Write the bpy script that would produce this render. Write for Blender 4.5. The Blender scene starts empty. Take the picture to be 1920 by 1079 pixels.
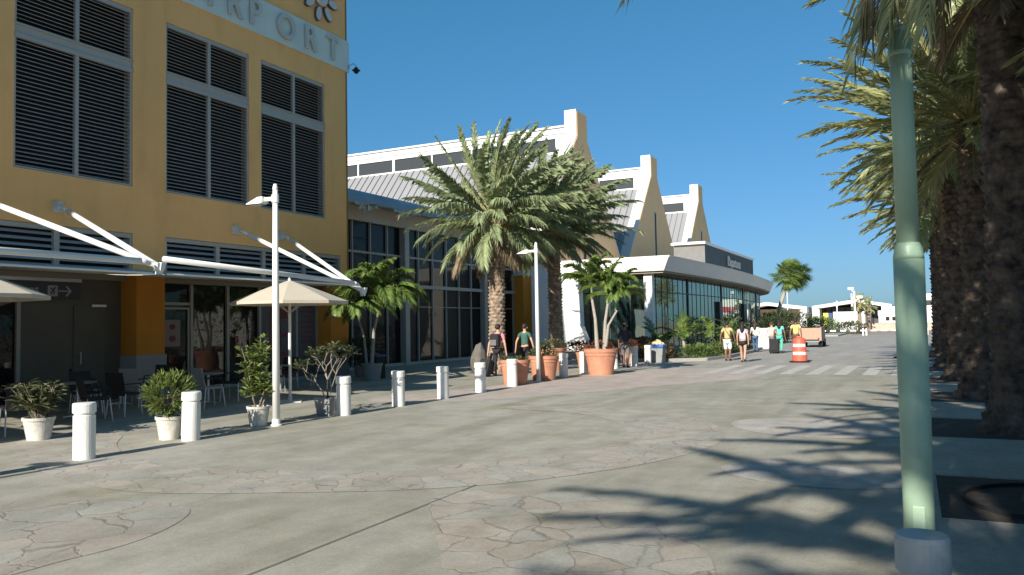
import bpy, math, random
from mathutils import Vector, Matrix, Quaternion
PI = math.pi
R = math.radians
scn = bpy.context.scene
col = scn.collection

# ------------------------------------------------------------------ camera
EYE = Vector((0, 0, 1.75))
FPX, ROLL = 1500.0, math.atan(.018)
YAW, PITCH = R(26.5677), R(2.6347)
_f = Vector((-math.sin(YAW)*math.cos(PITCH), math.cos(YAW)*math.cos(PITCH), math.sin(PITCH)))
_r = Vector((math.cos(YAW), math.sin(YAW), 0)); _u = _r.cross(_f)
CR = _r*math.cos(ROLL) - _u*math.sin(ROLL)
CU = _r*math.sin(ROLL) + _u*math.cos(ROLL)
cam = bpy.data.cameras.new('camera'); camo = bpy.data.objects.new('camera', cam); col.objects.link(camo)
cam.sensor_width = 36; cam.lens = 36*FPX/1920; cam.clip_start = .05; cam.clip_end = 6000
camo.matrix_world = Matrix(((CR.x, CU.x, -_f.x, EYE.x), (CR.y, CU.y, -_f.y, EYE.y), (CR.z, CU.z, -_f.z, EYE.z), (0, 0, 0, 1)))
scn.camera = camo

# ------------------------------------------------------------------ light
SUN_EL, SUN_AZ = R(27.6), R(2.7)          # sun stands behind the camera, slightly towards the buildings
w = bpy.data.worlds.new('World'); scn.world = w; w.use_nodes = True
nt = w.node_tree; bg = nt.nodes['Background']
sky = nt.nodes.new('ShaderNodeTexSky'); sky.sky_type = 'NISHITA'; sky.sun_disc = False
sky.sun_elevation = SUN_EL; sky.sun_rotation = PI + SUN_AZ
sky.air_density = 1.0; sky.dust_density = .6; sky.ozone_density = 2.5; sky.altitude = 0
sp_ = nt.nodes.new('ShaderNodeSeparateColor'); cb_ = nt.nodes.new('ShaderNodeCombineColor'); nt.links.new(sky.outputs[0], sp_.inputs[0])
for i_, (pw_, tt_) in enumerate(((.95,.215),(.64,.675),(.76,.80))):     # grade of the clear sky: deep blue overhead, pale at the horizon
    p_ = nt.nodes.new('ShaderNodeMath'); p_.operation = 'POWER'; p_.inputs[1].default_value = pw_; nt.links.new(sp_.outputs[i_], p_.inputs[0])
    m_ = nt.nodes.new('ShaderNodeMath'); m_.operation = 'MULTIPLY'; m_.inputs[1].default_value = tt_; nt.links.new(p_.outputs[0], m_.inputs[0]); nt.links.new(m_.outputs[0], cb_.inputs[i_])
nt.links.new(cb_.outputs[0], bg.inputs[0]); bg.inputs[1].default_value = .12
sl = bpy.data.lights.new('sun', 'SUN'); sl.energy = 4.3; sl.angle = R(.53); sl.color = (1, .93, .82)
so = bpy.data.objects.new('sun', sl); col.objects.link(so); so.location = (-5, -60, 40)
sd = Vector((math.sin(SUN_AZ)*math.cos(SUN_EL), math.cos(SUN_AZ)*math.cos(SUN_EL), -math.sin(SUN_EL)))
so.rotation_euler = sd.to_track_quat('-Z', 'Y').to_euler()
scn.view_settings.view_transform = 'Standard'; scn.view_settings.look = 'None'
scn.view_settings.exposure = 0.82; scn.view_settings.gamma = 1
scn.cycles.max_bounces = 6; scn.cycles.transparent_max_bounces = 6

# ------------------------------------------------------------------ helpers
def G(px, py, z=0.0):                      # a point of the photo -> the point of a level plane
    d = (px-960)*CR + (539.5-py)*CU + FPX*_f
    t = (z-EYE.z)/d.z
    return EYE + d*t
def lin(c):
    c /= 255
    return c/12.92 if c <= .04045 else ((c+.055)/1.055)**2.4
def rgb(r, g, b): return (lin(r), lin(g), lin(b), 1)

class MB:
    def __init__(s): s.v = []; s.f = []; s.m = []; s.mi = 0
    def add(s, vs, fs, mi=None):
        o = len(s.v); s.v.extend([tuple(v) for v in vs]); mi = s.mi if mi is None else mi
        for f in fs: s.f.append([i+o for i in f]); s.m.append(mi)
        return s
    def box(s, x0, x1, y0, y1, z0, z1, mi=None):
        return s.add([(x0,y0,z0),(x1,y0,z0),(x1,y1,z0),(x0,y1,z0),(x0,y0,z1),(x1,y0,z1),(x1,y1,z1),(x0,y1,z1)],
              [(0,3,2,1),(4,5,6,7),(0,1,5,4),(1,2,6,5),(2,3,7,6),(3,0,4,7)], mi)
    def tube(s, pts, rs, n=8, cap=True, mi=None):
        pts = [Vector(p) for p in pts]
        if not hasattr(rs, '__len__'): rs = [rs]*len(pts)
        vs = []; fs = []; ref = None
        for i, p in enumerate(pts):
            t = (pts[min(i+1, len(pts)-1)] - pts[max(i-1, 0)])
            t = t.normalized() if t.length > 1e-9 else Vector((0,0,1))
            if ref is None: ref = Vector((1,0,0)) if abs(t.x) < .9 else Vector((0,1,0))
            a = (ref - t*ref.dot(t)).normalized(); b = t.cross(a); ref = a
            for k in range(n):
                th = 2*PI*k/n; vs.append(p + (a*math.cos(th)+b*math.sin(th))*rs[i])
        for i in range(len(pts)-1):
            for k in range(n): fs.append((i*n+k, i*n+(k+1)%n, (i+1)*n+(k+1)%n, (i+1)*n+k))
        if cap: fs.append(tuple(range(n-1,-1,-1))); fs.append(tuple((len(pts)-1)*n+k for k in range(n)))
        return s.add(vs, fs, mi)
    def lathe(s, prof, c=(0,0,0), n=24, mi=None):
        vs = []; fs = []
        for r, z in prof:
            for k in range(n):
                th = 2*PI*k/n; vs.append((c[0]+r*math.cos(th), c[1]+r*math.sin(th), c[2]+z))
        for i in range(len(prof)-1):
            for k in range(n): fs.append((i*n+k, i*n+(k+1)%n, (i+1)*n+(k+1)%n, (i+1)*n+k))
        fs.append(tuple(range(n-1,-1,-1))); fs.append(tuple((len(prof)-1)*n+k for k in range(n)))
        return s.add(vs, fs, mi)
    def prism(s, poly, a0, a1, axis='x', mi=None):   # poly in the other two coordinates
        def P(a, u, v): return {'x': (a,u,v), 'y': (u,a,v), 'z': (u,v,a)}[axis]
        n = len(poly)
        vs = [P(a0,u,v) for u,v in poly] + [P(a1,u,v) for u,v in poly]
        fs = [tuple(range(n-1,-1,-1)), tuple(range(n, 2*n))] + [(i, (i+1)%n, n+(i+1)%n, n+i) for i in range(n)]
        return s.add(vs, fs, mi)
    def ball(s, c, r, n=12, m=8, mi=None):
        if not hasattr(r, '__len__'): r = (r,r,r)
        vs = []; fs = []
        for i in range(m+1):
            ph = PI*i/m
            for k in range(n):
                th = 2*PI*k/n
                vs.append((c[0]+r[0]*math.sin(ph)*math.cos(th), c[1]+r[1]*math.sin(ph)*math.sin(th), c[2]+r[2]*math.cos(ph)))
        for i in range(m):
            for k in range(n): fs.append((i*n+k, (i+1)*n+k, (i+1)*n+(k+1)%n, i*n+(k+1)%n))
        return s.add(vs, fs, mi)
    def build(s, name, mats, parent=None, smooth=False, bevel=0):
        me = bpy.data.meshes.new(name)
        off = Vector((0,0,0)); q = parent
        while q is not None: off += q.location; q = q.parent
        me.from_pydata([(a-off.x, b-off.y, c-off.z) for a, b, c in s.v], [], s.f)
        if not isinstance(mats, (list, tuple)): mats = [mats]
        for m in mats: me.materials.append(m)
        me.polygons.foreach_set('material_index', s.m)
        if smooth: me.polygons.foreach_set('use_smooth', [True]*len(s.f))
        me.update()
        o = bpy.data.objects.new(name, me); col.objects.link(o)
        if parent is not None: o.parent = parent
        if bevel:
            b = o.modifiers.new('bevel', 'BEVEL'); b.width = bevel; b.segments = 2; b.limit_method = 'ANGLE'; b.angle_limit = R(40)
        return o

def tag(o, label, cat, group=None):
    o['label'] = label; o['category'] = cat
    if group: o['group'] = group
    return o
def thing(name, label, cat, loc=(0,0,0), rz=0, group=None):
    o = bpy.data.objects.new(name, None); col.objects.link(o); o.location = loc; o.rotation_euler = (0,0,rz)
    o.empty_display_size = .2
    return tag(o, label, cat, group)
def struct(o): o['kind'] = 'structure'; return o
def dup(o, loc, rz=0, label=None, scale=1.0):
    def cp(q, par):
        c = q.copy(); col.objects.link(c); c.parent = par
        for ch in [k for k in col.objects if k.parent == q]: cp(ch, c)
        return c
    c = cp(o, None); c.location = loc; c.rotation_euler = (0,0,rz); c.scale = (scale,)*3
    if label: c['label'] = label
    return c

# ------------------------------------------------------------------ materials
def mat(name, c, rough=.6, var=0, vs=4, bump=0, bs=60, metal=0, c2=None, stretch=None, spec=.5, island=0, transl=0):
    m = bpy.data.materials.new(name); m.use_nodes = True; n = m.node_tree.nodes; l = m.node_tree.links
    b = n['Principled BSDF']; b.inputs['Roughness'].default_value = rough; b.inputs['Metallic'].default_value = metal
    b.inputs['Base Color'].default_value = c; b.inputs['Specular IOR Level'].default_value = spec
    tc = n.new('ShaderNodeTexCoord'); src = tc.outputs['Object']
    if stretch:
        mp = n.new('ShaderNodeMapping'); mp.inputs['Scale'].default_value = stretch; l.new(src, mp.inputs[0]); src = mp.outputs[0]
    cur = None
    if var or c2:
        t = n.new('ShaderNodeTexNoise'); t.inputs['Scale'].default_value = vs; t.inputs['Detail'].default_value = 6; t.inputs['Roughness'].default_value = .62
        l.new(src, t.inputs['Vector'])
        rp = n.new('ShaderNodeValToRGB'); l.new(t.outputs[0], rp.inputs[0])
        k = var
        ca = c; cb = c2 or c
        rp.color_ramp.elements[0].position = .32; rp.color_ramp.elements[1].position = .68
        rp.color_ramp.elements[0].color = (ca[0]*(1-k), ca[1]*(1-k), ca[2]*(1-k), 1)
        rp.color_ramp.elements[1].color = (min(1,cb[0]*(1+k)), min(1,cb[1]*(1+k)), min(1,cb[2]*(1+k)), 1)
        cur = rp.outputs[0]
    if island:
        ge = n.new('ShaderNodeNewGeometry'); hs = n.new('ShaderNodeHueSaturation')
        mr = n.new('ShaderNodeMapRange'); mr.inputs['To Min'].default_value = 1-island; mr.inputs['To Max'].default_value = 1+island
        l.new(ge.outputs['Random Per Island'], mr.inputs[0]); l.new(mr.outputs[0], hs.inputs['Value'])
        mr2 = n.new('ShaderNodeMapRange'); mr2.inputs['To Min'].default_value = .5+.04*island; mr2.inputs['To Max'].default_value = .5-.05*island
        l.new(ge.outputs['Random Per Island'], mr2.inputs[0]); l.new(mr2.outputs[0], hs.inputs['Hue'])
        if cur is not None: l.new(cur, hs.inputs['Color'])
        else: hs.inputs['Color'].default_value = c
        cur = hs.outputs[0]
    if cur is not None: l.new(cur, b.inputs['Base Color'])
    if bump:
        t2 = n.new('ShaderNodeTexNoise'); t2.inputs['Scale'].default_value = bs; t2.inputs['Detail'].default_value = 4
        l.new(src, t2.inputs['Vector'])
        bp = n.new('ShaderNodeBump'); bp.inputs['Strength'].default_value = bump; bp.inputs['Distance'].default_value = .02
        l.new(t2.outputs[0], bp.inputs['Height']); l.new(bp.outputs[0], b.inputs['Normal'])
    if transl:
        tr = n.new('ShaderNodeBsdfTranslucent'); mx = n.new('ShaderNodeMixShader'); mx.inputs[0].default_value = transl
        if cur is not None: l.new(cur, tr.inputs['Color'])
        else: tr.inputs['Color'].default_value = c
        l.new(b.outputs[0], mx.inputs[1]); l.new(tr.outputs[0], mx.inputs[2]); l.new(mx.outputs[0], n['Material Output'].inputs[0])
    return m

def glass(name, c, refl, rough=.02, wav=.03, ior=1.6):
    m = bpy.data.materials.new(name); m.use_nodes = True; n = m.node_tree.nodes; l = m.node_tree.links
    b = n['Principled BSDF']; b.inputs['Base Color'].default_value = c; b.inputs['Roughness'].default_value = .4
    b.inputs['Specular IOR Level'].default_value = .1
    g = n.new('ShaderNodeBsdfGlossy'); g.inputs['Roughness'].default_value = rough; g.inputs['Color'].default_value = refl
    fr = n.new('ShaderNodeFresnel'); fr.inputs['IOR'].default_value = ior
    mx = n.new('ShaderNodeMixShader'); l.new(fr.outputs[0], mx.inputs[0]); l.new(b.outputs[0], mx.inputs[1]); l.new(g.outputs[0], mx.inputs[2])
    tc = n.new('ShaderNodeTexCoord'); t = n.new('ShaderNodeTexNoise'); t.inputs['Scale'].default_value = .8; t.inputs['Detail'].default_value = 1
    l.new(tc.outputs['Object'], t.inputs['Vector'])
    bp = n.new('ShaderNodeBump'); bp.inputs['Strength'].default_value = wav; bp.inputs['Distance'].default_value = .1
    l.new(t.outputs[0], bp.inputs['Height']); l.new(bp.outputs[0], g.inputs['Normal'])
    l.new(mx.outputs[0], n['Material Output'].inputs[0])
    return m

M = {}
M['yellow'] = mat('yellow_render', (.90,.49,.18,1), .85, .06, .5, .25, 220)
_m = M['yellow']; _n = _m.node_tree.nodes; _l = _m.node_tree.links; _b = _n['Principled BSDF']; _c = _b.inputs['Base Color'].links[0].from_socket
_tc = _n.new('ShaderNodeTexCoord'); _mp = _n.new('ShaderNodeMapping'); _mp.inputs['Scale'].default_value = (1,1.5,.45); _t = _n.new('ShaderNodeTexNoise'); _t.inputs['Scale'].default_value = 1.0; _t.inputs['Detail'].default_value = 5
_l.new(_tc.outputs['Object'], _mp.inputs[0]); _l.new(_mp.outputs[0], _t.inputs['Vector']); _r = _n.new('ShaderNodeMapRange'); _r.inputs['From Min'].default_value = .52; _r.inputs['From Max'].default_value = .74; _r.inputs['To Max'].default_value = .8; _l.new(_t.outputs[0], _r.inputs[0])
_x = _n.new('ShaderNodeMix'); _x.data_type = 'RGBA'; _x.blend_type = 'MULTIPLY'; _x.inputs[7].default_value = (.84,.82,.80,1); _l.new(_r.outputs[0], _x.inputs[0]); _l.new(_c, _x.inputs[6]); _l.new(_x.outputs[2], _b.inputs['Base Color'])
M['orange'] = mat('orange_render', (.62,.24,.025,1), .85, .06, 1.5, .2, 200)
M['tan'] = mat('tan_render', (.88,.57,.30,1), .85, .04, .8)
M['white'] = mat('white_paint', (.78,.78,.75,1), .5, .03, 2.5)
M['whitewall'] = mat('white_render', (.74,.74,.71,1), .8, .04, 1.2, .1, 80)
M['bollard'] = mat('bollard_paint', (.74,.73,.69,1), .5, .14, 6, .15, 90, stretch=(1,1,.3))
M['dirtywhite'] = mat('dirty_white_plastic', (.58,.56,.50,1), .6, .26, 5, .1, 60)
M['plinth'] = mat('grey_plinth', (.34,.34,.33,1), .8, .05, 3)
M['greymetal'] = mat('grey_metal_frame', (.40,.37,.32,1), .45, .04, 3)
M['slat'] = mat('grey_louvre_slat', (.42,.43,.43,1), .5, .05, 3)
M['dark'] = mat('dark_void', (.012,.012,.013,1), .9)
M['band'] = mat('pale_sign_band', (.62,.68,.63,1), .7, .05, 1.5)
M['letter'] = mat('grey_letter', (.50,.51,.46,1), .5, .05, 4)
M['petal'] = mat('grey_petal', (.58,.56,.54,1), .5, .04, 4)
M['petalrim'] = mat('grey_petal_rim', (.10,.09,.09,1), .7)
M['roof'] = mat('grey_roof_metal', (.27,.27,.275,1), .5, .05, .6, stretch=(1,.15,.15))
M['seam'] = mat('roof_seam', (.12,.125,.14,1), .5)
M['shadeflank'] = mat('shade_toned_flank', (.50,.46,.42,1), .6)  # parapet white greyed, stands in for shade on the lower flank
M['eave'] = mat('shade_tinted_eave_sheet', (.34,.36,.38,1), .55, .12, 1.2)  # grey sheet with the blue cast of shade in its colour
M['fascia'] = mat('grey_fascia', (.84,.80,.74,1), .55, .06, .9, stretch=(1,.3,2))
M['soffit'] = mat('soffit', (.30,.25,.19,1), .8)
M['headpanel'] = mat('pale_head_panel', (.60,.52,.42,1), .8, .05, 2)
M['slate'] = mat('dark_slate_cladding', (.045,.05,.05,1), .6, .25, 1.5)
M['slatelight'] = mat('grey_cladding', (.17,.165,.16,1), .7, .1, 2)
M['glass_shop'] = glass('dark_shop_glass', (.006,.006,.006,1), (.55,.55,.52,1), .015, .05, 1.5)
M['glass_hall'] = glass('dark_hall_glass', (.008,.008,.008,1), (.36,.34,.30,1), .02, .09, 1.55)
M['glass_lounge'] = glass('teal_glass', (.006,.022,.020,1), (.84,1,.88,1), .015, .04, 2.8)
M['glass_win'] = glass('grey_glass', (.05,.055,.055,1), (.7,.7,.7,1), .1, .05, 1.5)
M['screen'] = mat('grey_panel', (.13,.115,.09,1), .7, .06, 2)
M['mull_dark'] = mat('dark_mullion', (.03,.038,.04,1), .5)
M['mull'] = mat('grey_mullion', (.40,.37,.32,1), .5)
M['canvas'] = mat('cream_canvas', (.60,.53,.42,1), .9, .03, 3, .1, 300, transl=.15)
M['awn'] = mat('pale_awning_cloth', (.50,.49,.45,1), .9, .04, 2, transl=.12)
M['fabricdark'] = mat('dark_wicker', (.022,.019,.018,1), .7, .2, 40, .3, 90)
M['chairgrey'] = mat('grey_mesh_fabric', (.33,.31,.28,1), .8, .1, 60, .2, 120)
M['alu'] = mat('brushed_aluminium', (.55,.55,.54,1), .35, metal=.6)
M['terracotta'] = mat('terracotta_clay', (.50,.23,.14,1), .85, .16, 3.5, .2, 60)
M['soil'] = mat('dark_soil', (.035,.026,.02,1), .95, .3, 20, .6, 40)
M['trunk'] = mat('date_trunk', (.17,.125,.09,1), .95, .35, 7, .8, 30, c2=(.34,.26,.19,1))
M['trunkshaded'] = mat('shaded_date_trunk', (.03,.024,.022,1), .95, .4, 5, .9, 18, c2=(.12,.09,.068,1))  # date trunk darkened, shade of the crowns put into the colour
M['trunkgrey'] = mat('smooth_grey_trunk', (.33,.30,.26,1), .85, .15, 6, .3, 40, stretch=(.4,.4,6))
M['shaft'] = mat('green_crownshaft', (.16,.22,.07,1), .5, .1, 5)
M['frond'] = mat('date_leaflets', (.27,.33,.17,1), .5, .12, 1.5, island=.33, transl=.22)
M['frond2'] = mat('date_leaflets_olive', (.34,.37,.17,1), .5, .12, 1.5, island=.38, transl=.25)
M['frondtan'] = mat('withered_leaflets', (.22,.17,.10,1), .7, .15, 2, island=.3, transl=.15)
M['rachis'] = mat('yellow_petiole', (.36,.29,.11,1), .6, .1, 4)
M['leaf'] = mat('green_leaflets', (.15,.23,.055,1), .42, .15, 3, island=.4, transl=.25)
M['leafbright'] = mat('bright_leaves', (.15,.20,.05,1), .42, .12, 5, island=.4, transl=.25)
M['leafdark'] = mat('dark_glossy_leaves', (.035,.055,.02,1), .35, .15, 5, island=.5, transl=.15)
M['leafolive'] = mat('olive_leaves', (.10,.115,.05,1), .45, .15, 5, island=.4, transl=.15)
M['leafred'] = mat('reddish_leaves', (.17,.06,.035,1), .6, .2, 5, island=.4, transl=.1)
M['croton'] = mat('orange_green_leaves', (.19,.13,.035,1), .5, .2, 5, island=.5, transl=.2)
M['twig'] = mat('pale_twig', (.24,.20,.15,1), .8, .15, 12)
M['barkdark'] = mat('dark_twig', (.06,.045,.035,1), .9, .2, 12)
M['stone'] = mat('grey_boulder', (.14,.125,.11,1), .95, .25, 6, .8, 14)
M['green'] = mat('mint_pole_paint', (.38,.53,.38,1), .42, .05, 4, .05, 60)
M['capshaded'] = mat('shaded_bollard_paint', (.40,.45,.47,1), .5, .06, 9)  # bollard paint greyed, its shade put into the colour
M['orangeplastic'] = mat('orange_plastic', (.70,.12,.07,1), .45, .08, 5)
M['retro'] = mat('white_reflective', (.85,.83,.80,1), .4, .05, 12)
M['rubber'] = mat('black_rubber', (.015,.015,.016,1), .8)
M['wood'] = mat('pinkish_plywood', (.42,.28,.20,1), .8, .1, 4, stretch=(3,1,.5))
M['bluelid'] = mat('blue_plastic', (.03,.13,.42,1), .4, .05, 3)
M['greybin'] = mat('grey_plastic', (.24,.25,.25,1), .5, .08, 6)
M['cream'] = mat('cream_heap', (.70,.58,.33,1), .9, .15, 18)
M['yellowpaint'] = mat('yellow_paint', (.75,.65,.12,1), .6)
M['navy'] = mat('navy_paint', (.04,.06,.18,1), .6)
M['pinkred'] = mat('faded_red_print', (.20,.045,.045,1), .7, .06, 3)
M['poster'] = mat('grey_poster', (.13,.12,.12,1), .7, .05, 3)
M['posterwhite'] = mat('white_notice', (.30,.25,.23,1), .7, .04, 6)
M['shed'] = mat('corrugated_white', (.66,.68,.70,1), .6, .06, 1, stretch=(9,1,.2))
M['redband'] = mat('red_band', (.42,.03,.05,1), .6)
M['block'] = mat('pink_block_wall', (.52,.40,.32,1), .9, .12, 3)
M['signdark'] = mat('dark_sign', (.055,.055,.055,1), .6)
M['signlight'] = mat('light_sign_print', (.36,.36,.34,1), .6)

def ground_mat(name, ca, cb, cc, crack=0, cell=1.6, rough=.75):
    m = bpy.data.materials.new(name); m.use_nodes = True; n = m.node_tree.nodes; l = m.node_tree.links
    b = n['Principled BSDF']; b.inputs['Roughness'].default_value = rough; b.inputs['Specular IOR Level'].default_value = .35
    tc = n.new('ShaderNodeTexCoord'); src = tc.outputs['Object']
    def noise(s, d=6, r=.6, vec=None):
        t = n.new('ShaderNodeTexNoise'); t.inputs['Scale'].default_value = s; t.inputs['Detail'].default_value = d; t.inputs['Roughness'].default_value = r
        l.new(vec or src, t.inputs['Vector']); return t
    def mixc(fac, a, bcol, mode='MIX'):
        x = n.new('ShaderNodeMix'); x.data_type = 'RGBA'; x.blend_type = mode
        if isinstance(fac, float): x.inputs[0].default_value = fac
        else: l.new(fac, x.inputs[0])
        for s, q in ((6, a), (7, bcol)):
            if isinstance(q, tuple): x.inputs[s].default_value = q
            else: l.new(q, x.inputs[s])
        return x.outputs[2]
    def ramp(v, a, bb):
        r = n.new('ShaderNodeMapRange'); r.inputs['From Min'].default_value = a; r.inputs['From Max'].default_value = bb; l.new(v, r.inputs[0]); return r.outputs[0]
    n1 = noise(.22, 5, .6); n2 = noise(1.7, 8, .68); n3 = noise(38, 3, .7)
    mp = n.new('ShaderNodeMapping'); mp.inputs['Scale'].default_value = (1.3,.16,1); mp.inputs['Rotation'].default_value = (0,0,.5); l.new(src, mp.inputs[0])
    n4 = noise(1.1, 6, .65, mp.outputs[0])
    c = mixc(ramp(n1.outputs[0], .36, .64), ca, cb)
    c = mixc(ramp(n4.outputs[0], .45, .75), c, cc)
    c2 = mixc(ramp(n2.outputs[0], .3, .7), (.80,.80,.80,1), (1.14,1.14,1.14,1)); c = mixc(1.0, c, c2, 'MULTIPLY')
    c3 = mixc(ramp(n3.outputs[0], .3, .7), (.86,.86,.86,1), (1.12,1.12,1.12,1)); c = mixc(1.0, c, c3, 'MULTIPLY')
    st = noise(.55, 7, .75); c4 = mixc(ramp(st.outputs[0], .52, .72), (1,1,1,1), (.84,.80,.66,1)); c = mixc(1.0, c, c4, 'MULTIPLY')
    sp2 = noise(90, 2, .5); c5 = mixc(ramp(sp2.outputs[0], .60, .70), (1,1,1,1), (1.18,1.18,1.16,1)); c = mixc(1.0, c, c5, 'MULTIPLY')
    h = n2.outputs[0]
    bp = n.new('ShaderNodeBump'); bp.inputs['Strength'].default_value = .25; bp.inputs['Distance'].default_value = .02
    if crack:
        wn = noise(1.0, 5, .62)
        vm = n.new('ShaderNodeVectorMath'); vm.operation = 'MULTIPLY_ADD'; vm.inputs[1].default_value = (.6,.6,0)
        l.new(wn.outputs['Color'], vm.inputs[0]); l.new(src, vm.inputs[2])
        v = n.new('ShaderNodeTexVoronoi'); v.feature = 'DISTANCE_TO_EDGE'; v.inputs['Scale'].default_value = cell; l.new(vm.outputs[0], v.inputs['Vector'])
        v2 = n.new('ShaderNodeTexVoronoi'); v2.inputs['Scale'].default_value = cell; l.new(vm.outputs[0], v2.inputs['Vector'])
        hv = n.new('ShaderNodeSeparateColor'); l.new(v2.outputs['Color'], hv.inputs[0])
        tint = mixc(hv.outputs[0], (.91,.90,.89,1), (1.06,1.05,1.04,1)); c = mixc(1.0, c, tint, 'MULTIPLY')
        tint2 = mixc(hv.outputs[1], (1.05,.98,.96,1), (.97,1.0,1.02,1)); c = mixc(1.0, c, tint2, 'MULTIPLY')
        wob = noise(6, 3, .7); wm = n.new('ShaderNodeMath'); wm.operation = 'MULTIPLY_ADD'; wm.inputs[1].default_value = -.05; l.new(wob.outputs[0], wm.inputs[0]); l.new(v.outputs['Distance'], wm.inputs[2])
        ed = ramp(wm.outputs[0], -.030, .002)
        vis = ramp(noise(.9, 2, .5).outputs[0], .22, .5)     # joints fade in and out with wear
        k = n.new('ShaderNodeMath'); k.operation = 'SUBTRACT'; k.inputs[0].default_value = 1; l.new(ed, k.inputs[1])
        k2 = n.new('ShaderNodeMath'); k2.operation = 'MULTIPLY'; l.new(k.outputs[0], k2.inputs[0]); l.new(vis, k2.inputs[1])
        k3 = n.new('ShaderNodeMath'); k3.operation = 'MULTIPLY'; k3.inputs[1].default_value = crack; l.new(k2.outputs[0], k3.inputs[0])
        c = mixc(k3.outputs[0], c, (.10,.09,.07,1))
        l.new(ed, bp.inputs['Height'])
    else: l.new(h, bp.inputs['Height'])
    l.new(c, b.inputs['Base Color']); l.new(bp.outputs[0], b.inputs['Normal'])
    return m
M['concrete'] = ground_mat('plaza_concrete', (.32,.305,.25,1), (.39,.372,.32,1), (.255,.24,.18,1))
M['flag'] = ground_mat('flagstone', (.345,.33,.285,1), (.39,.372,.33,1), (.30,.285,.24,1), .6, 1.9)
M['flag2'] = ground_mat('flagstone_band', (.365,.348,.30,1), (.41,.39,.345,1), (.32,.305,.26,1), .6, 2.8)
M['palepatch'] = ground_mat('pale_patch', (.42,.405,.38,1), (.46,.445,.42,1), (.38,.37,.34,1), .3, 2)
M['asphalt'] = ground_mat('road', (.34,.315,.28,1), (.385,.36,.32,1), (.30,.28,.25,1))
M['pinkpave'] = ground_mat('pink_paving', (.43,.365,.325,1), (.46,.395,.355,1), (.38,.335,.295,1))
M['stripe'] = mat('worn_stripe_paint', (.46,.445,.41,1), .8, .16, 3)
M['joint'] = mat('joint_filler', (.12,.115,.095,1), .9, .3, 3)
M['kerb'] = mat('kerb_stone', (.33,.32,.29,1), .85, .1, 4)
M['dirt'] = ground_mat('far_ground', (.32,.27,.21,1), (.36,.30,.23,1), (.28,.24,.18,1))
M['bed'] = mat('planting_bed_soil', (.045,.036,.028,1), .95, .35, 5, .6, 30)
M['slab'] = ground_mat('pale_slab', (.33,.31,.26,1), (.38,.36,.31,1), (.29,.27,.23,1))

def text_mb(txt, size, depth, bold=0.0, spacing=1.0):
    cu = bpy.data.curves.new('t', 'FONT'); cu.body = txt; cu.size = size; cu.extrude = depth/2; cu.offset = bold; cu.space_character = spacing
    cu.resolution_u = 3
    ob = bpy.data.objects.new('t', cu); col.objects.link(ob)
    dg = bpy.context.evaluated_depsgraph_get(); dg.update()
    me = bpy.data.meshes.new_from_object(ob.evaluated_get(dg))
    mb = MB()
    mb.v = [tuple(v.co) for v in me.vertices]; mb.f = [list(p.vertices) for p in me.polygons]; mb.m = [0]*len(mb.f)
    bpy.data.objects.remove(ob); bpy.data.curves.remove(cu); bpy.data.meshes.remove(me)
    return mb
def face_x(mb, x, y, z):      # text seen from +X, reading towards +Y
    mb.v = [(x+c, y+a, z+b) for a, b, c in mb.v]; return mb

# ------------------------------------------------------------------ ground
mb = MB(); mb.add([(-900,-300,0),(900,-300,0),(900,2500,0),(-900,2500,0)], [(0,1,2,3)])
struct(mb.build('ground', M['dirt']))
mb = MB(); mb.add([(-30,-40,.004),(14,-40,.004),(14,29,.004),(-30,29,.004)], [(0,1,2,3)])
struct(mb.build('plaza', M['concrete']))
mb = MB(); mb.add([(-30,29,.004),(14,29,.004),(14,91,.004),(3,92,.004),(-20,93,.004),(-30,93,.004)], [(0,1,2,3,4,5)])
struct(mb.build('road', M['asphalt']))
def sheet(name, px, m, z=.008, rounds=2):
    pts = [G(*p) for p in px]
    for _ in range(rounds):      # soften the outline
        q = []
        for i, p in enumerate(pts):
            n2 = pts[(i+1) % len(pts)]; q += [p*.75+n2*.25, p*.25+n2*.75]
        pts = q
    mb = MB(); mb.add([(p.x, p.y, z) for p in pts], [tuple(range(len(pts)))])
    import bmesh
    o = mb.build(name, m)
    bm = bmesh.new(); bm.from_mesh(o.data); bmesh.ops.triangulate(bm, faces=bm.faces[:]); 
    bmesh.ops.recalc_face_normals(bm, faces=bm.faces[:])
    if bm.faces[:][0].normal.z < 0: bmesh.ops.reverse_faces(bm, faces=bm.faces[:])
    bm.to_mesh(o.data); bm.free()
    return struct(o)
sheet('flagstone_paving', [(-260,935),(0,944),(120,938),(230,940),(320,944),(362,955),(345,976),(290,1005),(210,1032),(110,1055),(30,1079),(-260,1150)], M['flag'])
sheet('flagstone_paving', [(12,846),(30,864),(75,886),(150,909),(230,924),(350,928),(500,926),(650,924),(760,921),(890,913),(1000,903),(1130,885),(1230,868),(1310,848),(1352,832),(1360,816),(1345,798),(1300,784),(1240,774),(1170,767),(1090,763),(1000,761),(930,764),
   (960,769),(1040,772),(1110,780),(1160,793),(1178,808),(1170,826),(1130,840),(1081,849),(990,860),(894,868),(800,878),(700,885),(550,885),(425,881),(325,877),(260,862),(225,848),(216,832),(236,815),(180,806),(90,815),(30,828)], M['flag2'], .009)
sheet('flagstone_paving', [(815,930),(900,919),(1000,917),(1080,926),(1160,943),(1230,968),(1290,1000),(1330,1040),(1345,1079),(1345,1180),(835,1180),(828,1060),(824,1030),(812,985),(798,955)], M['flag'], .010)
sheet('worn_pale_patch', [(1365,793),(1400,786),(1500,784),(1600,789),(1700,799),(1760,812),(1680,822),(1560,824),(1450,817),(1385,806)], M['palepatch'])
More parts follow.
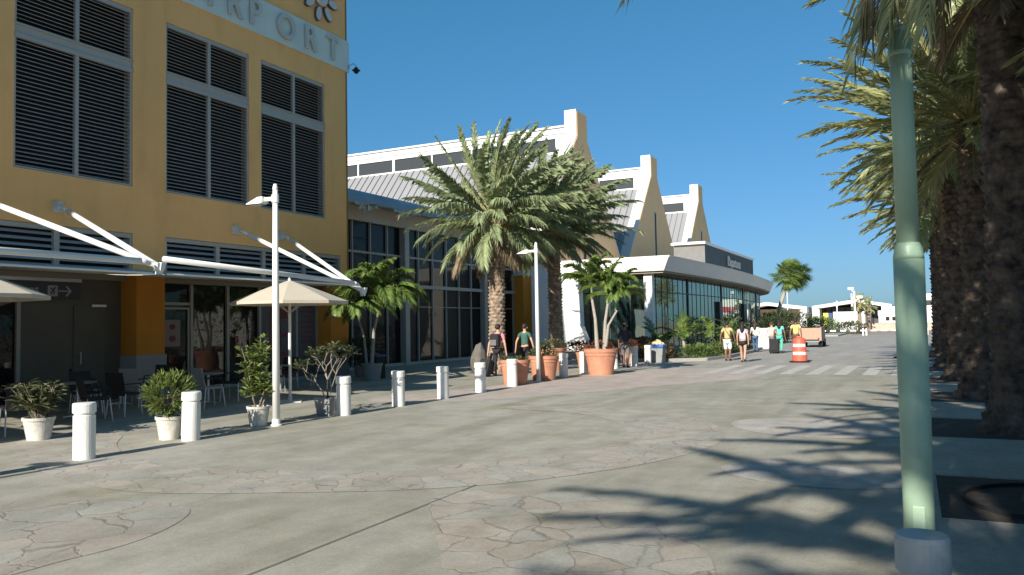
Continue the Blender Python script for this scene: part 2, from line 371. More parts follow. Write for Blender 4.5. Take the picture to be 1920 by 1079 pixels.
sheet('worn_pale_patch', [(1352,872),(1420,862),(1500,868),(1600,880),(1740,892),(1760,915),(1600,920),(1500,914),(1400,900),(1356,887)], M['palepatch'])
sheet('pink_paving', [(640,752),(900,728),(1100,704),(1250,690),(1450,692),(1420,712),(1250,722),(1050,742),(800,757)], M['pinkpave'], .0065)
# paving joint
a, b_ = G(930,1079), G(893,916); 
mb = MB()
p = G(455,1085); q = G(893,911); d = (q-p).normalized(); s = Vector((-d.y,d.x,0))*.007
mb.add([p-s+Vector((0,0,.012)), p+s+Vector((0,0,.012)), q+s+Vector((0,0,.012)), q-s+Vector((0,0,.012))], [(0,3,2,1)])
struct(mb.build('paving_joint', M['joint']))
# zebra crossing
mb = MB()
for i in range(9):
    x = -6.4 + i*.815
    for k in range(1):
        mb.add([(x+.12,31.9,.010),(x+.52,31.9,.010),(x+.44,26.6,.010),(x+.04,26.6,.010)], [(0,3,2,1)])
struct(mb.build('zebra_crossing', M['stripe']))
# planting strips and pale slabs beneath the palm row
mb = MB()
for y0, y1 in ((-12,-9.6),(-7,-4.6),(-2.2,.2),(2.7,5.0),(7.95,10.0),(13.2,15.6),(18.6,21.),(23.7,26.2),(29,31.5),(35,37)):
    mb.box(.16, 3.4, y0, y1, -.1, .012)
struct(mb.build('planting_strip', M['bed']))
mb = MB()
for y0, y1 in ((10.05,13.15),(15.65,18.55),(21.05,23.65),(26.25,28.95),(5.05,7.9)):
    mb.box(.12, 3.4, y0, y1, -.1, .018)
struct(mb.build('pale_slab', M['slab']))
mb = MB(); mb.box(3.4, 13, -14, 50, -.1, .02); struct(mb.build('verge', M['asphalt']))

# ------------------------------------------------------------------ walls with openings
def wall_x(mb, x0, x1, ys, zs, holes, mi=0):
    """solid wall between x0 and x1 (x1 = front) over ys x zs, openings (y0,y1,z0,z1)"""
    Y = sorted(set(list(ys)+[h[0] for h in holes]+[h[1] for h in holes])); Z = sorted(set(list(zs)+[h[2] for h in holes]+[h[3] for h in holes]))
    def solid(i, k):
        if i < 0 or k < 0 or i >= len(Y)-1 or k >= len(Z)-1: return False
        cy, cz = (Y[i]+Y[i+1])/2, (Z[k]+Z[k+1])/2
        return not any(h[0] < cy < h[1] and h[2] < cz < h[3] for h in holes)
    for i in range(len(Y)-1):
        for k in range(len(Z)-1):
            if not solid(i, k): continue
            a, b, c, d = Y[i], Y[i+1], Z[k], Z[k+1]
            mb.add([(x1,a,c),(x1,b,c),(x1,b,d),(x1,a,d)], [(0,1,2,3)], mi)
            mb.add([(x0,a,c),(x0,b,c),(x0,b,d),(x0,a,d)], [(3,2,1,0)], mi)
            if not solid(i-1,k): mb.add([(x0,a,c),(x1,a,c),(x1,a,d),(x0,a,d)], [(0,1,2,3)], mi)
            if not solid(i+1,k): mb.add([(x0,b,c),(x1,b,c),(x1,b,d),(x0,b,d)], [(3,2,1,0)], mi)
            if not solid(i,k-1): mb.add([(x0,a,c),(x1,a,c),(x1,b,c),(x0,b,c)], [(3,2,1,0)], mi)
            if not solid(i,k+1): mb.add([(x0,a,d),(x1,a,d),(x1,b,d),(x0,b,d)], [(0,1,2,3)], mi)

# ------------------------------------------------------------------ yellow terminal building
bld = thing('terminal_building', 'yellow rendered airport building with tall louvred openings, in shade at left', 'building', (-18, 10, 0))
WY = [(2.9,5.95),(6.45,9.5),(10.98,14.07),(15.1,18.16),(18.66,21.71)]
holes = [(a, b, 5.5, 10.2) for a, b in WY]
LY = [(2.9,9.5),(10.0,14.08),(15.1,22.5)]
holes += [(a, b, 3.2, 4.28) for a, b in LY]
mb = MB(); wall_x(mb, -18.35, -18.0, (-14, 22.92), (3.2, 14.3), holes)
mb.box(-40, -18.35, -14, 22.92, 5.3, 14.3); mb.box(-40,-19.2,-14,22.92,3.2,5.3)
mb.build('wall', M['yellow'], bld)
for a, b in [(-14,-9),(9.0,10.0),(14.2,15.08),(21.95,22.92)]:
    mb = MB(); mb.box(-18.6, -18.004, a, b, 1.12, 3.2); mb.build('pillar', M['orange'], bld)
    mb = MB(); mb.box(-18.6, -17.96, a-.03, b+.03 if b < 22 else b, 0, 1.12); mb.build('plinth', M['plinth'], bld)
mb = MB(); mb.box(-18.02,-17.985,22.86,22.93,3.2,10.94); mb.box(-18.02,-17.985,22.86,22.93,12.06,14.3)
mb.build('corner_trim', mat('corner_trim', (.30,.16,.05,1), .8), bld)
mb = MB(); mb.box(-18.6, -18.36, -9, 22.9, 3.06, 3.199); mb.box(-19.2,-18.6,-9,22.9,3.1,3.199)
mb.build('soffit', M['soffit'], bld)
# louvred windows
for a, b in WY:
    f = MB()
    yc = (a+b)/2
    f.box(-18.27,-18.03,a+.01,a+.06,5.51,10.19); f.box(-18.27,-18.03,b-.06,b-.01,5.51,10.19)
    f.box(-18.12,-18.03,a+.06,b-.06,5.51,5.56); f.box(-18.12,-18.02,a+.06,b-.06,10.08,10.19)
    f.box(-18.10,-18.0,a-.01,b+.01,8.50,8.60); f.box(-18.12,-18.03,a+.06,b-.06,8.60,8.80); f.box(-18.10,-17.99,a-.01,b+.02,8.80,8.84)
    f.box(-18.12,-18.02,yc-.045,yc+.045,5.56,8.50); f.box(-18.12,-18.02,yc-.045,yc+.045,8.84,10.08)
    fo = f.build('louvred_window', M['greymetal'], bld)
    sl_ = MB()
    def slats(z0, z1):
        n = int(round((z1-z0)/.098))
        for k in range(n):
            z = z0+(k+.5)*(z1-z0)/n
            for u0, u1 in ((a+.062, yc-.047), (yc+.047, b-.062)):
                sl_.prism([(-18.13, z+.020),(-18.135, z+.013),(-18.055, z-.028),(-18.035,z-.022)], u0, u1, 'y')
    slats(5.56, 8.50); slats(8.84, 10.08)
    sl_.build('slats', M['slat'], fo)
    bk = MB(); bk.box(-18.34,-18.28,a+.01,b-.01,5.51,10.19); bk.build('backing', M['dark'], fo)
for a, b in LY:
    f = MB(); n = max(1, int(round((b-a)/2.0)))
    f.box(-18.14,-18.02,a+.01,b-.01,4.16,4.27); f.box(-18.14,-18.02,a+.01,b-.01,3.21,3.27)
    w_ = (b-a)/n
    for k in range(n+1):
        y = a + k*w_; y0 = max(a+.012, y-.07); y1 = min(b-.012, y+.07); f.box(-18.27 if k in (0,n) else -18.13,-18.03,y0,y1,3.27,4.16)
    fo = f.build('louvre_strip', M['greymetal'], bld)
    s_ = MB()
    for k in range(6):
        z = 3.27+(k+.5)*.148
        for j in range(n): s_.prism([(-18.14,z+.035),(-18.145,z+.025),(-18.06,z-.045),(-18.04,z-.038)], a+j*w_+.075, a+(j+1)*w_-.075, 'y')
    s_.build('slats', M['slat'], fo)
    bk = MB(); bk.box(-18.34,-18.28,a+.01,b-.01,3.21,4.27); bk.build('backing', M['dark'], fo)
# sign band with letters
mb = MB(); mb.box(-18.35,-17.93,-14,22.99,10.96,12.08)
sb_ = mb.build('sign_band', M['band'], bld)
for ch, y in (('A',15.05),('I',16.42),('R',17.17),('P',18.05),('O',19.25),('R',20.55),('T',21.72)):
    t = text_mb(ch, 1.16, .07, .018); t = face_x(t, -17.86, y, 11.16)
    ys = [v[1] for v in t.v]; t.v = [(v[0], y+(v[1]-y)*(.86 if ch not in 'OI' else .92), v[2]) for v in t.v]
    t.build('letter', M['letter'], sb_)
cy, cz = 21.42, 13.22
em = MB(); em.lathe([(0,0),(.32,0),(.36,.03),(.32,.06),(0,.06)], (0,0,0), 28)
em.v = [(-17.9+c_, cy+a_, cz+b_) for a_, b_, c_ in em.v]
emo = em.build('flower_emblem', M['petal'], bld)
for k in range(8):
    th = 2*PI*(k+.32)/8 - PI/2 - 2*PI*.32/8*1.6
    pm = MB(); ring = []
    for j in range(20):
        ph = 2*PI*j/20; u = .66+.27*math.cos(ph); v = .145*math.sin(ph)
        ring.append((cy+u*math.cos(th)-v*math.sin(th), cz+u*math.sin(th)+v*math.cos(th)))
    pm.prism(ring, -18.0, -17.9, 'x', 1); c0 = (cy+.66*math.cos(th), cz+.66*math.sin(th))
    ring2 = [(c0[0]+(a_-c0[0])*.9, c0[1]+(b_-c0[1])*.9) for a_, b_ in ring]
    pm.prism(ring2, -17.899, -17.885, 'x', 0)
    pm.build('petal', [M['petal'], M['petalrim']], emo)
# storefront
mb = MB(); mb.box(-18.72,-18.66,-9,22.9,0.02,3.06); mb.build('shop_glazing', M['glass_shop'], bld)
mb = MB()
for y in (15.12,16.5,17.87,19.2,20.9,21.9,11.5,9.98,8.0,6.0,4.0): mb.box(-18.66,-18.58,y-.045,y+.045,.0,3.06)
mb.box(-18.66,-18.59,15.1,16.5,2.46,2.54); mb.box(-18.66,-18.585,15.1,22.9,.0,.12); mb.box(-18.66,-18.585,3,11.5,.0,.12)
mb.build('mullion', M['greymetal'], bld)
mb = MB(); mb.box(-18.66,-18.60,11.55,14.2,0,3.06); pn = mb.build('grey_panel', M['screen'], bld)
mb = MB(); mb.box(-18.6,-18.57,12.86,12.94,.02,2.42); mb.box(-18.6,-18.57,13.74,13.82,.02,2.42); mb.box(-18.6,-18.57,12.94,13.74,2.36,2.44)
mb.box(-18.6,-18.58,12.94,13.74,.03,2.36)
dr = mb.build('door', M['screen'], bld)
mb = MB(); mb.tube([(-18.52,13.02,.95),(-18.52,13.02,1.25)], .015); mb.box(-18.58,-18.51,13.01,13.03,.97,.99); mb.box(-18.58,-18.51,13.01,13.03,1.21,1.23); mb.build('handle', M['alu'], dr)
mb = MB(); mb.box(-18.57,-18.5,13.3,13.7,2.38,2.44); mb.build('door_closer', M['alu'], dr)
mb = MB(); mb.box(-18.655,-18.61,15.24,15.30,.1,2.4); mb.box(-18.655,-18.61,16.38,16.44,.1,2.4); mb.box(-18.655,-18.61,15.3,16.38,2.34,2.4)
dr = mb.build('door', M['greymetal'], bld)
mb = MB(); mb.box(-18.652,-18.62,15.58,16.12,1.3,2.05,0)
for k, (z, r) in enumerate(((1.85,.10),(1.52,.11))):
    q = MB(); q.lathe([(0,0),(r,0),(r,.01),(0,.01)], (0,0,0), 18, 1); q.v = [(-18.62+c_, 15.85+a_, z+b_*.8) for a_, b_, c_ in q.v]; mb.add(q.v, q.f, 1)
mb.build('notice', [M['posterwhite'], M['pinkred']], dr)
mb = MB(); mb.box(-18.65,-18.60,19.26,20.86,.1,3.0,0)
arch = [(19.62,.12)] + [(20.1-.46*math.cos(PI*k/10), 2.25+.42*math.sin(PI*k/10)) for k in range(11)] + [(20.56,.12)]
mb.prism(arch, -18.60, -18.592, 'x', 1)
for k in range(3):
    for j in range(2): mb.box(-18.592,-18.585,19.72+j*.42,20.04+j*.42,.35+k*.62,.85+k*.62,0)
mb.build('poster', [M['poster'], M['pinkred']], bld)
mb = MB(); mb.box(-18.65,-18.60,20.96,21.88,.1,2.95,0)
for k in range(9): wv = .22+.12*((k*7) % 3); mb.box(-18.60,-18.594,21.42-wv/1.4,21.42+wv/1.4,2.62-.17*k,2.66-.17*k,1)
mb.build('poster', [M['poster'], M['pinkred']], bld)
# way sign
ws = thing('direction_sign', 'dark hanging sign reading Departures with aeroplane symbol and arrow', 'sign', (-18.3, 10.9, 2.5))
mb = MB(); mb.box(-18.50,-18.40,9.6,12.9,2.56,2.97); mb.build('board', M['signdark'], ws)
mb = MB(); mb.box(-18.50,-18.36,9.6,12.92,2.975,3.055); mb.build('top_rail', M['alu'], ws)
t = face_x(text_mb('Departures', .30, .006, .002), -18.396, 10.47, 2.68); t.build('lettering', M['signlight'], ws)
mb = MB(); mb.box(-18.40,-18.394,12.07,12.32,2.62,2.88,0)
_q = ([(12.0,2.68),(12.03,2.65),(12.16,2.82),(12.18,2.87),(12.13,2.85)], [(12.0,2.82),(12.09,2.75),(12.12,2.77),(12.03,2.85)], [(12.1,2.64),(12.13,2.66),(12.14,2.76),(12.1,2.74)])
for q in [[(12.195+(u_-12.08)*.85, 2.75+(v_-2.75)*.85) for u_, v_ in pl_] for pl_ in _q]:
    mb.prism(q, -18.394, -18.390, 'x', 1)
mb.build('aeroplane_symbol', [M['signlight'], M['signdark']], ws)
mb = MB(); mb.box(-18.40,-18.394,12.34,12.62,2.735,2.765); mb.prism([(12.52,2.64),(12.56,2.62),(12.68,2.75),(12.56,2.88),(12.52,2.86),(12.62,2.75)], -18.40, -18.393, 'x')
mb.build('arrow_symbol', M['signlight'], ws)
# cctv
cc = thing('security_camera', 'small dark dome camera on a curved bracket at the building corner', 'camera', (-17.9, 22.95, 11.1))
mb = MB(); mb.tube([(-17.93,22.95,11.18),(-17.85,23.12,11.32),(-17.84,23.26,11.28),(-17.84,23.28,11.2)], .018); mb.box(-17.93,-17.9,22.9,22.98,11.08,11.22); mb.build('bracket', M['greymetal'], cc)
mb = MB(); mb.lathe([(.05,.18),(.1,.1),(.15,.08),(.15,.06),(.1,.05),(.09,.0),(.04,-.05),(0.0,-.06)], (-17.84,23.28,11.04), 16); mb.build('dome', M['rubber'], cc, True)

# ------------------------------------------------------------------ awnings
def awning(tip, y0, y1, zf, attach, label, zbar0, zbar1, xa=None):
    x = tip[0]
    a = thing('awning', label, 'awning', (-18, (y0+y1)/2, 3.3), group='awnings along the cafe front')
    mb = MB(); n = 10; vs = []; fs = []
    for i in range(n+1):
        t_ = i/n; X_ = -17.98+t_*(x+.02+17.98); z = 3.34+(zf-3.34)*t_-.10*math.sin(PI*t_)
        vs += [(X_, y0, z), (X_, y1, z), (X_, y0, z-.012), (X_, y1, z-.012)]
    for i in range(n):
        o = i*4; fs += [(o,o+1,o+5,o+4), (o+2,o+6,o+7,o+3), (o,o+4,o+6,o+2), (o+1,o+3,o+7,o+5)]
    mb.add(vs, fs); mb.build('cloth', M['awn'], a)
    mb = MB(); mb.tube([(x+.03, y0, zf+.0), (x+.03, y1, zf)], .022); mb.build('front_rod', M['white'], a)
    mb = MB(); mb.tube([(x, y0-.05, zbar0), (x, y1-.25, zbar1)], .062, 12); mb.tube([(x, y1-.25, zbar1), (x, y1-.02, zbar1-.03)], [.062,.035], 12); mb.build('roller_bar', M['white'], a, True)
    for ay in attach:
        az = 4.70
        mb = MB(); p0 = Vector((-17.78, ay, az-.02)); p1 = Vector(tip)
        mb.tube([p0+(p1-p0)*.07, p1], .062, 12); mb.tube([p0, p0+(p1-p0)*.07], [.04,.045], 10); mb.build('strut', M['white'], a, True)
        mb = MB(); mb.box(-18.0,-17.9,ay-.1,ay+.1,az-.13,az+.13); mb.box(-17.9,-17.76,ay-.035,ay+.035,az-.07,az+.05); mb.build('wall_bracket', M['dirtywhite'], a)
    mb = MB(); t_ = Vector(tip); mb.box(t_.x-.05,t_.x+.05,t_.y-.06,t_.y+.10,t_.z-.10,t_.z+.07); mb.prism([(t_.y-.02,t_.z-.16),(t_.y+.05,t_.z-.16),(t_.y+.16,t_.z+.08),(t_.y+.02,t_.z+.08)], t_.x-.07, t_.x+.07, 'x')
    mb.build('tip_bracket', M['white'], a, bevel=.01)
    return a
awning((-13.4,11.06,3.03), 4.2, 10.9, 2.88, (10.05,12.0), 'white strutted awning above the door, nearer the left edge', 3.12, 3.11)
awning((-14.0,18.46,2.79), 11.75, 18.3, 2.93, (17.57,19.48), 'white strutted awning ending near the potted fan leaved palm at the corner', 3.25, 2.99)
awning((-13.4,3.6,3.03), -3.6, 3.5, 2.88, (2.6,4.5), 'white strutted awning left of the others', 3.12, 3.11)

# ------------------------------------------------------------------ umbrellas
def umbrella(label):
    u = thing('cafe_umbrella', label, 'umbrella', (0,0,0), group='cafe umbrellas')
    n = 8; vs = [(0,0,2.90)]; fs = []; Rr = 1.38
    for ring, (t_, dz) in enumerate(((.33,-.155),(.66,-.33),(1,-.52))):
        for k in range(n):
            for h in range(2):
                th = 2*PI*(k+h*.5)/n; r = Rr*t_*(1 if h == 0 else math.cos(PI/n)*.992); vs.append((r*math.cos(th), r*math.sin(th), 2.90+dz))
    m_ = 16
    for k in range(m_): fs.append((0, 1+k, 1+(k+1) % m_))
    for q in range(2):
        for k in range(m_): fs.append((1+q*m_+k, 1+(q+1)*m_+k, 1+(q+1)*m_+(k+1) % m_, 1+q*m_+(k+1) % m_))
    o2 = len(vs); vs += [(v[0]*.998, v[1]*.998, v[2]-.07) for v in vs[1+2*m_:1+3*m_]]
    for k in range(m_): fs.append((1+2*m_+k, o2+k, o2+(k+1) % m_, 1+2*m_+(k+1) % m_))
    mb = MB(); mb.add(vs, fs); mb.build('canopy', M['canvas'], u)
    for k in range(n):
        th = 2*PI*k/n; e = (Rr*.97*math.cos(th), Rr*.97*math.sin(th), 2.375)
        mb = MB(); mb.tube([(0,0,2.86), e], .010, 5); mb.tube([(0,0,2.1),(e[0]*.5,e[1]*.5,2.60)], .009, 5)
        mb.build('rib', M['greymetal'], u)
    mb = MB(); mb.tube([(0,0,.02),(0,0,2.92)], .036, 14); mb.build('pole', M['bollard'], u, True)
    mb = MB(); mb.box(-.28,.28,-.28,.28,.0,.022); mb.tube([(0,0,.0),(0,0,.14)], .05, 12); mb.build('base', M['dirtywhite'], u)
    mb = MB(); mb.lathe([(0.03,2.9),(.035,2.93),(.01,2.96),(0,2.97)], (0,0,0), 10); mb.build('finial', M['dirtywhite'], u)
    return u
um = umbrella('cream octagonal umbrella standing behind the tall lamp post'); um.location = (-13.33,14.74,.004); um.rotation_euler = (0,0,R(36))
dup(um, (-13.98,7.6,.004), R(20), 'cream umbrella cut by the left edge of the photo')
dup(um, (-13.6,.6,.004), R(5), 'unseen cream umbrella added beyond the left edge to cast shade')  # added out of view to shade the ground at far left

# ------------------------------------------------------------------ bollards and lamps
def bollard(label, worn=False):
    b = thing('bollard', label, 'bollard', (0,0,0), group='white bollards along the plaza edge')
    mb = MB(); mb.lathe([(.142,0),(.142,.60),(.128,.605),(.128,.635)], (0,0,0), 28); mb.build('post', M['bollard'], b)
    mb = MB(); mb.lathe([(.148,.636),(.150,.65),(.150,.755),(.140,.772),(0,.776)], (0,0,0), 28); mb.build('cap', M['bollard'], b)
    return b
BL = [(-10.26,7.27,'white bollard nearest the camera at far left, long shadow towards the potted plant'),
 (-10.34,9.16,'white bollard beside the white pot of dense spiky leaves'),
 (-10.21,12.83,'white bollard beside the dark square pot with a sparse shrub'),
 (-10.17,14.66,'white bollard in front of the round umbrella shadow, third right of the tall lamp post counting two'),
 (-10.13,16.47,'white bollard midway between the umbrella shadow and the boulder'),
 (-10.11,18.3,'white bollard standing left of the boulder at the date palm foot'),
 (-10.17,20.26,'white bollard in front of the terracotta pot nearest the suitcase'),
 (-10.21,24.05,'white bollard right of the far lamp post, half in shade'),
 (-10.15,25.69,'white bollard touching the left side of the largest terracotta pot'),
 (-10.2,28.95,'white bollard left of the walker in grey trousers'),
 (-10.0,30.8,'white bollard right of the walker in grey trousers'),
 (-10.04,32.75,'white bollard beside the grey bin with blue rim')]
BL[3] = (-10.17,14.66,'white bollard with a dent mark in front of the round umbrella shadow')
b0 = None
for x, y, lb in BL:
    if b0 is None: b0 = bollard(lb); b0.location = (x,y,.004)
    else:
        c_ = dup(b0, (x,y,.0), 0, lb); c_.rotation_euler = (R(math.sin(y*7)*.9), R(math.cos(x*31+y)*.9), y*3)
dup(b0, (-10.3,5.35,.004), 0, 'white bollard just beyond the left edge')
fb = dup(b0, (.0,3.78,.004), 0, 'bollard toned grey as in shade at the bottom right in front of the green pole')
for ch in [k for k in col.objects if k.parent == fb]:
    ch.data = ch.data.copy(); ch.data.materials[0] = M['capshaded']; ch.scale = (.71,.71,1.09)

def lamp(label):
    l_ = thing('lamp_post', label, 'lamp post', (0,0,0), group='white plaza lamp posts')
    mb = MB(); mb.tube([(0,0,0),(0,0,2.6),(0,0,4.28)], [.068,.058,.045], 16); mb.lathe([(.047,4.28),(.05,4.3),(.03,4.38),(0,4.39)], (0,0,0), 16); mb.build('post', M['white'], l_, True)
    mb = MB(); mb.lathe([(.105,0),(.105,.02),(.075,.03),(.075,.12)], (0,0,0), 16); mb.build('base_collar', M['white'], l_)
    mb = MB(); mb.box(-.24,-.03,-.03,.03,4.08,4.15); mb.tube([(0,0,4.04),(0,0,4.19)], .066, 14); mb.build('arm', M['white'], l_, bevel=.004)
    mb = MB(); mb.prism([(-.24,4.06),(-.24,4.165),(-.36,4.165),(-.64,4.06),(-.64,4.045),(-.30,4.04)], -.085, .085, 'y'); hd = mb.build('lamp_head', M['white'], l_, bevel=.006)
    mb = MB(); mb.box(-.58,-.32,-.06,.06,4.03,4.039); mb.build('lens', M['glass_win'], hd)
    return l_
lm = lamp('tall white lamp post between the leafy pot and the umbrella, nearest'); lm.location = (-10.32,11.05,.004)
dup(lm, (-10.21,22.1,.004), 0, 'white lamp post in front of the terracotta pots, farther', .965)
dup(lm, (-10.3,-1,.004), 0, 'white lamp post beyond the left edge')
gp = thing('green_pole', 'pale green painted pole dappled with palm shadow, in the right foreground', 'pole', (-.01,4.8,0))
mb = MB(); mb.tube([(-.01,4.8,0),(-.01,4.8,2.06)], .077, 32); mb.lathe([(.077,2.06),(.076,2.08),(.066,2.13),(.058,2.15)], (-.01,4.8,0), 32); mb.build('sleeve', M['green'], gp, True)
mb = MB(); mb.tube([(-.01,4.8,2.14),(-.01,4.8,3.30)], [.0575,.0555], 28); mb.build('shaft', M['green'], gp, True)
mb = MB(); mb.lathe([(.0560,3.17),(.0585,3.175),(.0585,3.19),(.0560,3.195)], (-.01,4.8,0), 28); mb.build('ring', M['green'], gp)
mb = MB(); mb.lathe([(.0565,3.30),(.055,3.32),(.03,3.34),(0,3.345)], (-.01,4.8,0), 28); mb.build('top_cap', M['green'], gp)
mb = MB(); mb.box(-.04,.02,4.720,4.728,.62,.76); mb.build('hatch', M['green'], gp, bevel=.003)
# ------------------------------------------------------------------ glass hall
hall = thing('glass_hall', 'dark glazed hall wall with pale columns and torn eave tinted blue as in shade behind the date palm', 'building', (-20.6, 34, 0))
mb = MB(); mb.box(-20.78,-20.72,22.0,45.0,.12,3.5); mb.box(-20.78,-20.72,22.0,45.0,3.66,6.2); mb.build('glazing', M['glass_hall'], hall)
mb = MB(); mb.box(-34,-20.8,22.9,44.9,0,6.45); mb.build('core', M['dark'], hall)
mb = MB(); mb.box(-20.9,-20.55,22.0,45,3.5,3.66); mb.box(-20.9,-20.5,22,45,0,.12); mb.build('rail', M['mull'], hall)
mb = MB(); mb.box(-20.9,-20.5,22.0,45,6.2,6.9); mb.build('head_panel', M['headpanel'], hall)
for y in (22.85,30.26,37.75,45.1):
    mb = MB(); mb.box(-20.72,-20.42,y-.17,y+.17,0,6.2); mb.build('column', M['greymetal'], hall)
mb = MB()
for y0, y1 in ((22.85,30.26),(30.26,37.75),(37.75,45.1)):
    for k in range(1,6):
        y = y0+(y1-y0)*k/6; mb.box(-20.72,-20.62,y-.035,y+.035,3.66,6.2); mb.box(-20.72,-20.64,y-.03,y+.03,.12,3.5)
    mb.box(-20.72,-20.63,y0+.17,y1-.17,4.86,4.95); mb.box(-20.72,-20.64,y0+.17,y1-.17,2.62,2.66)
mb.build('mullion', M['mull'], hall)
# wavy eave sheet
mb = MB(); n = 60; vs = []; fs = []
for i in range(n+1):
    y = 22.93+i*(45-22.93)/n; w1 = .10*math.sin(i*.55)+.05*math.sin(i*1.3+1); w2 = .08*math.sin(i*.55+1.1)+.06*math.sin(i*1.9)
    vs += [(-20.9,y,7.55),(-20.2+w1*.3,y,7.28+w1*.4),(-19.75+w2*.4,y,6.78+w2*.6),(-19.78+w2*.4,y,6.74+w2*.6),(-20.9,y,6.9)]
for i in range(n):
    for k in range(5): fs.append((i*5+k, i*5+(k+1)%5, (i+1)*5+(k+1)%5, (i+1)*5+k))
fs += [(0,1,2,3,4), tuple(n*5+k for k in (4,3,2,1,0))]
mb.add(vs, fs); mb.build('eave_sheet', M['eave'], hall, True)
rng = random.Random(4)
mb = MB()
for yc in (26.3, 29.0, 33.2):
    for k in range(26):
        y = yc+rng.uniform(-.8,.8); l_ = rng.uniform(.1,.42)*(1-abs(y-yc)); x = -19.8+rng.uniform(-.12,.1); z = 6.76
        mb.add([(x,y,z),(x+rng.uniform(-.05,.05),y+rng.uniform(.04,.12),z+.02),(x+rng.uniform(-.1,.1),y+rng.uniform(.05,.35),z-l_*.7),(x+rng.uniform(-.1,.1),y+rng.uniform(-.1,.25),z-l_)], [(0,1,2,3)])
mb.build('torn_edge', M['dirtywhite'], hall)
mb = MB(); mb.box(-34,-20.85,22.93,45,6.9,7.0); mb.build('flat_roof', M['roof'], hall)
# yellow return pier with pale capital at hall end
mb = MB(); mb.box(-20.9,-20.0,41.45,42.9,0,4.55,0); mb.box(-20.9,-19.95,41.4,42.95,4.55,4.85,1); mb.box(-20.9,-20.05,41.5,42.85,4.85,6.2,0)
mb.build('pier', [M['orange'], M['dirtywhite']], hall)

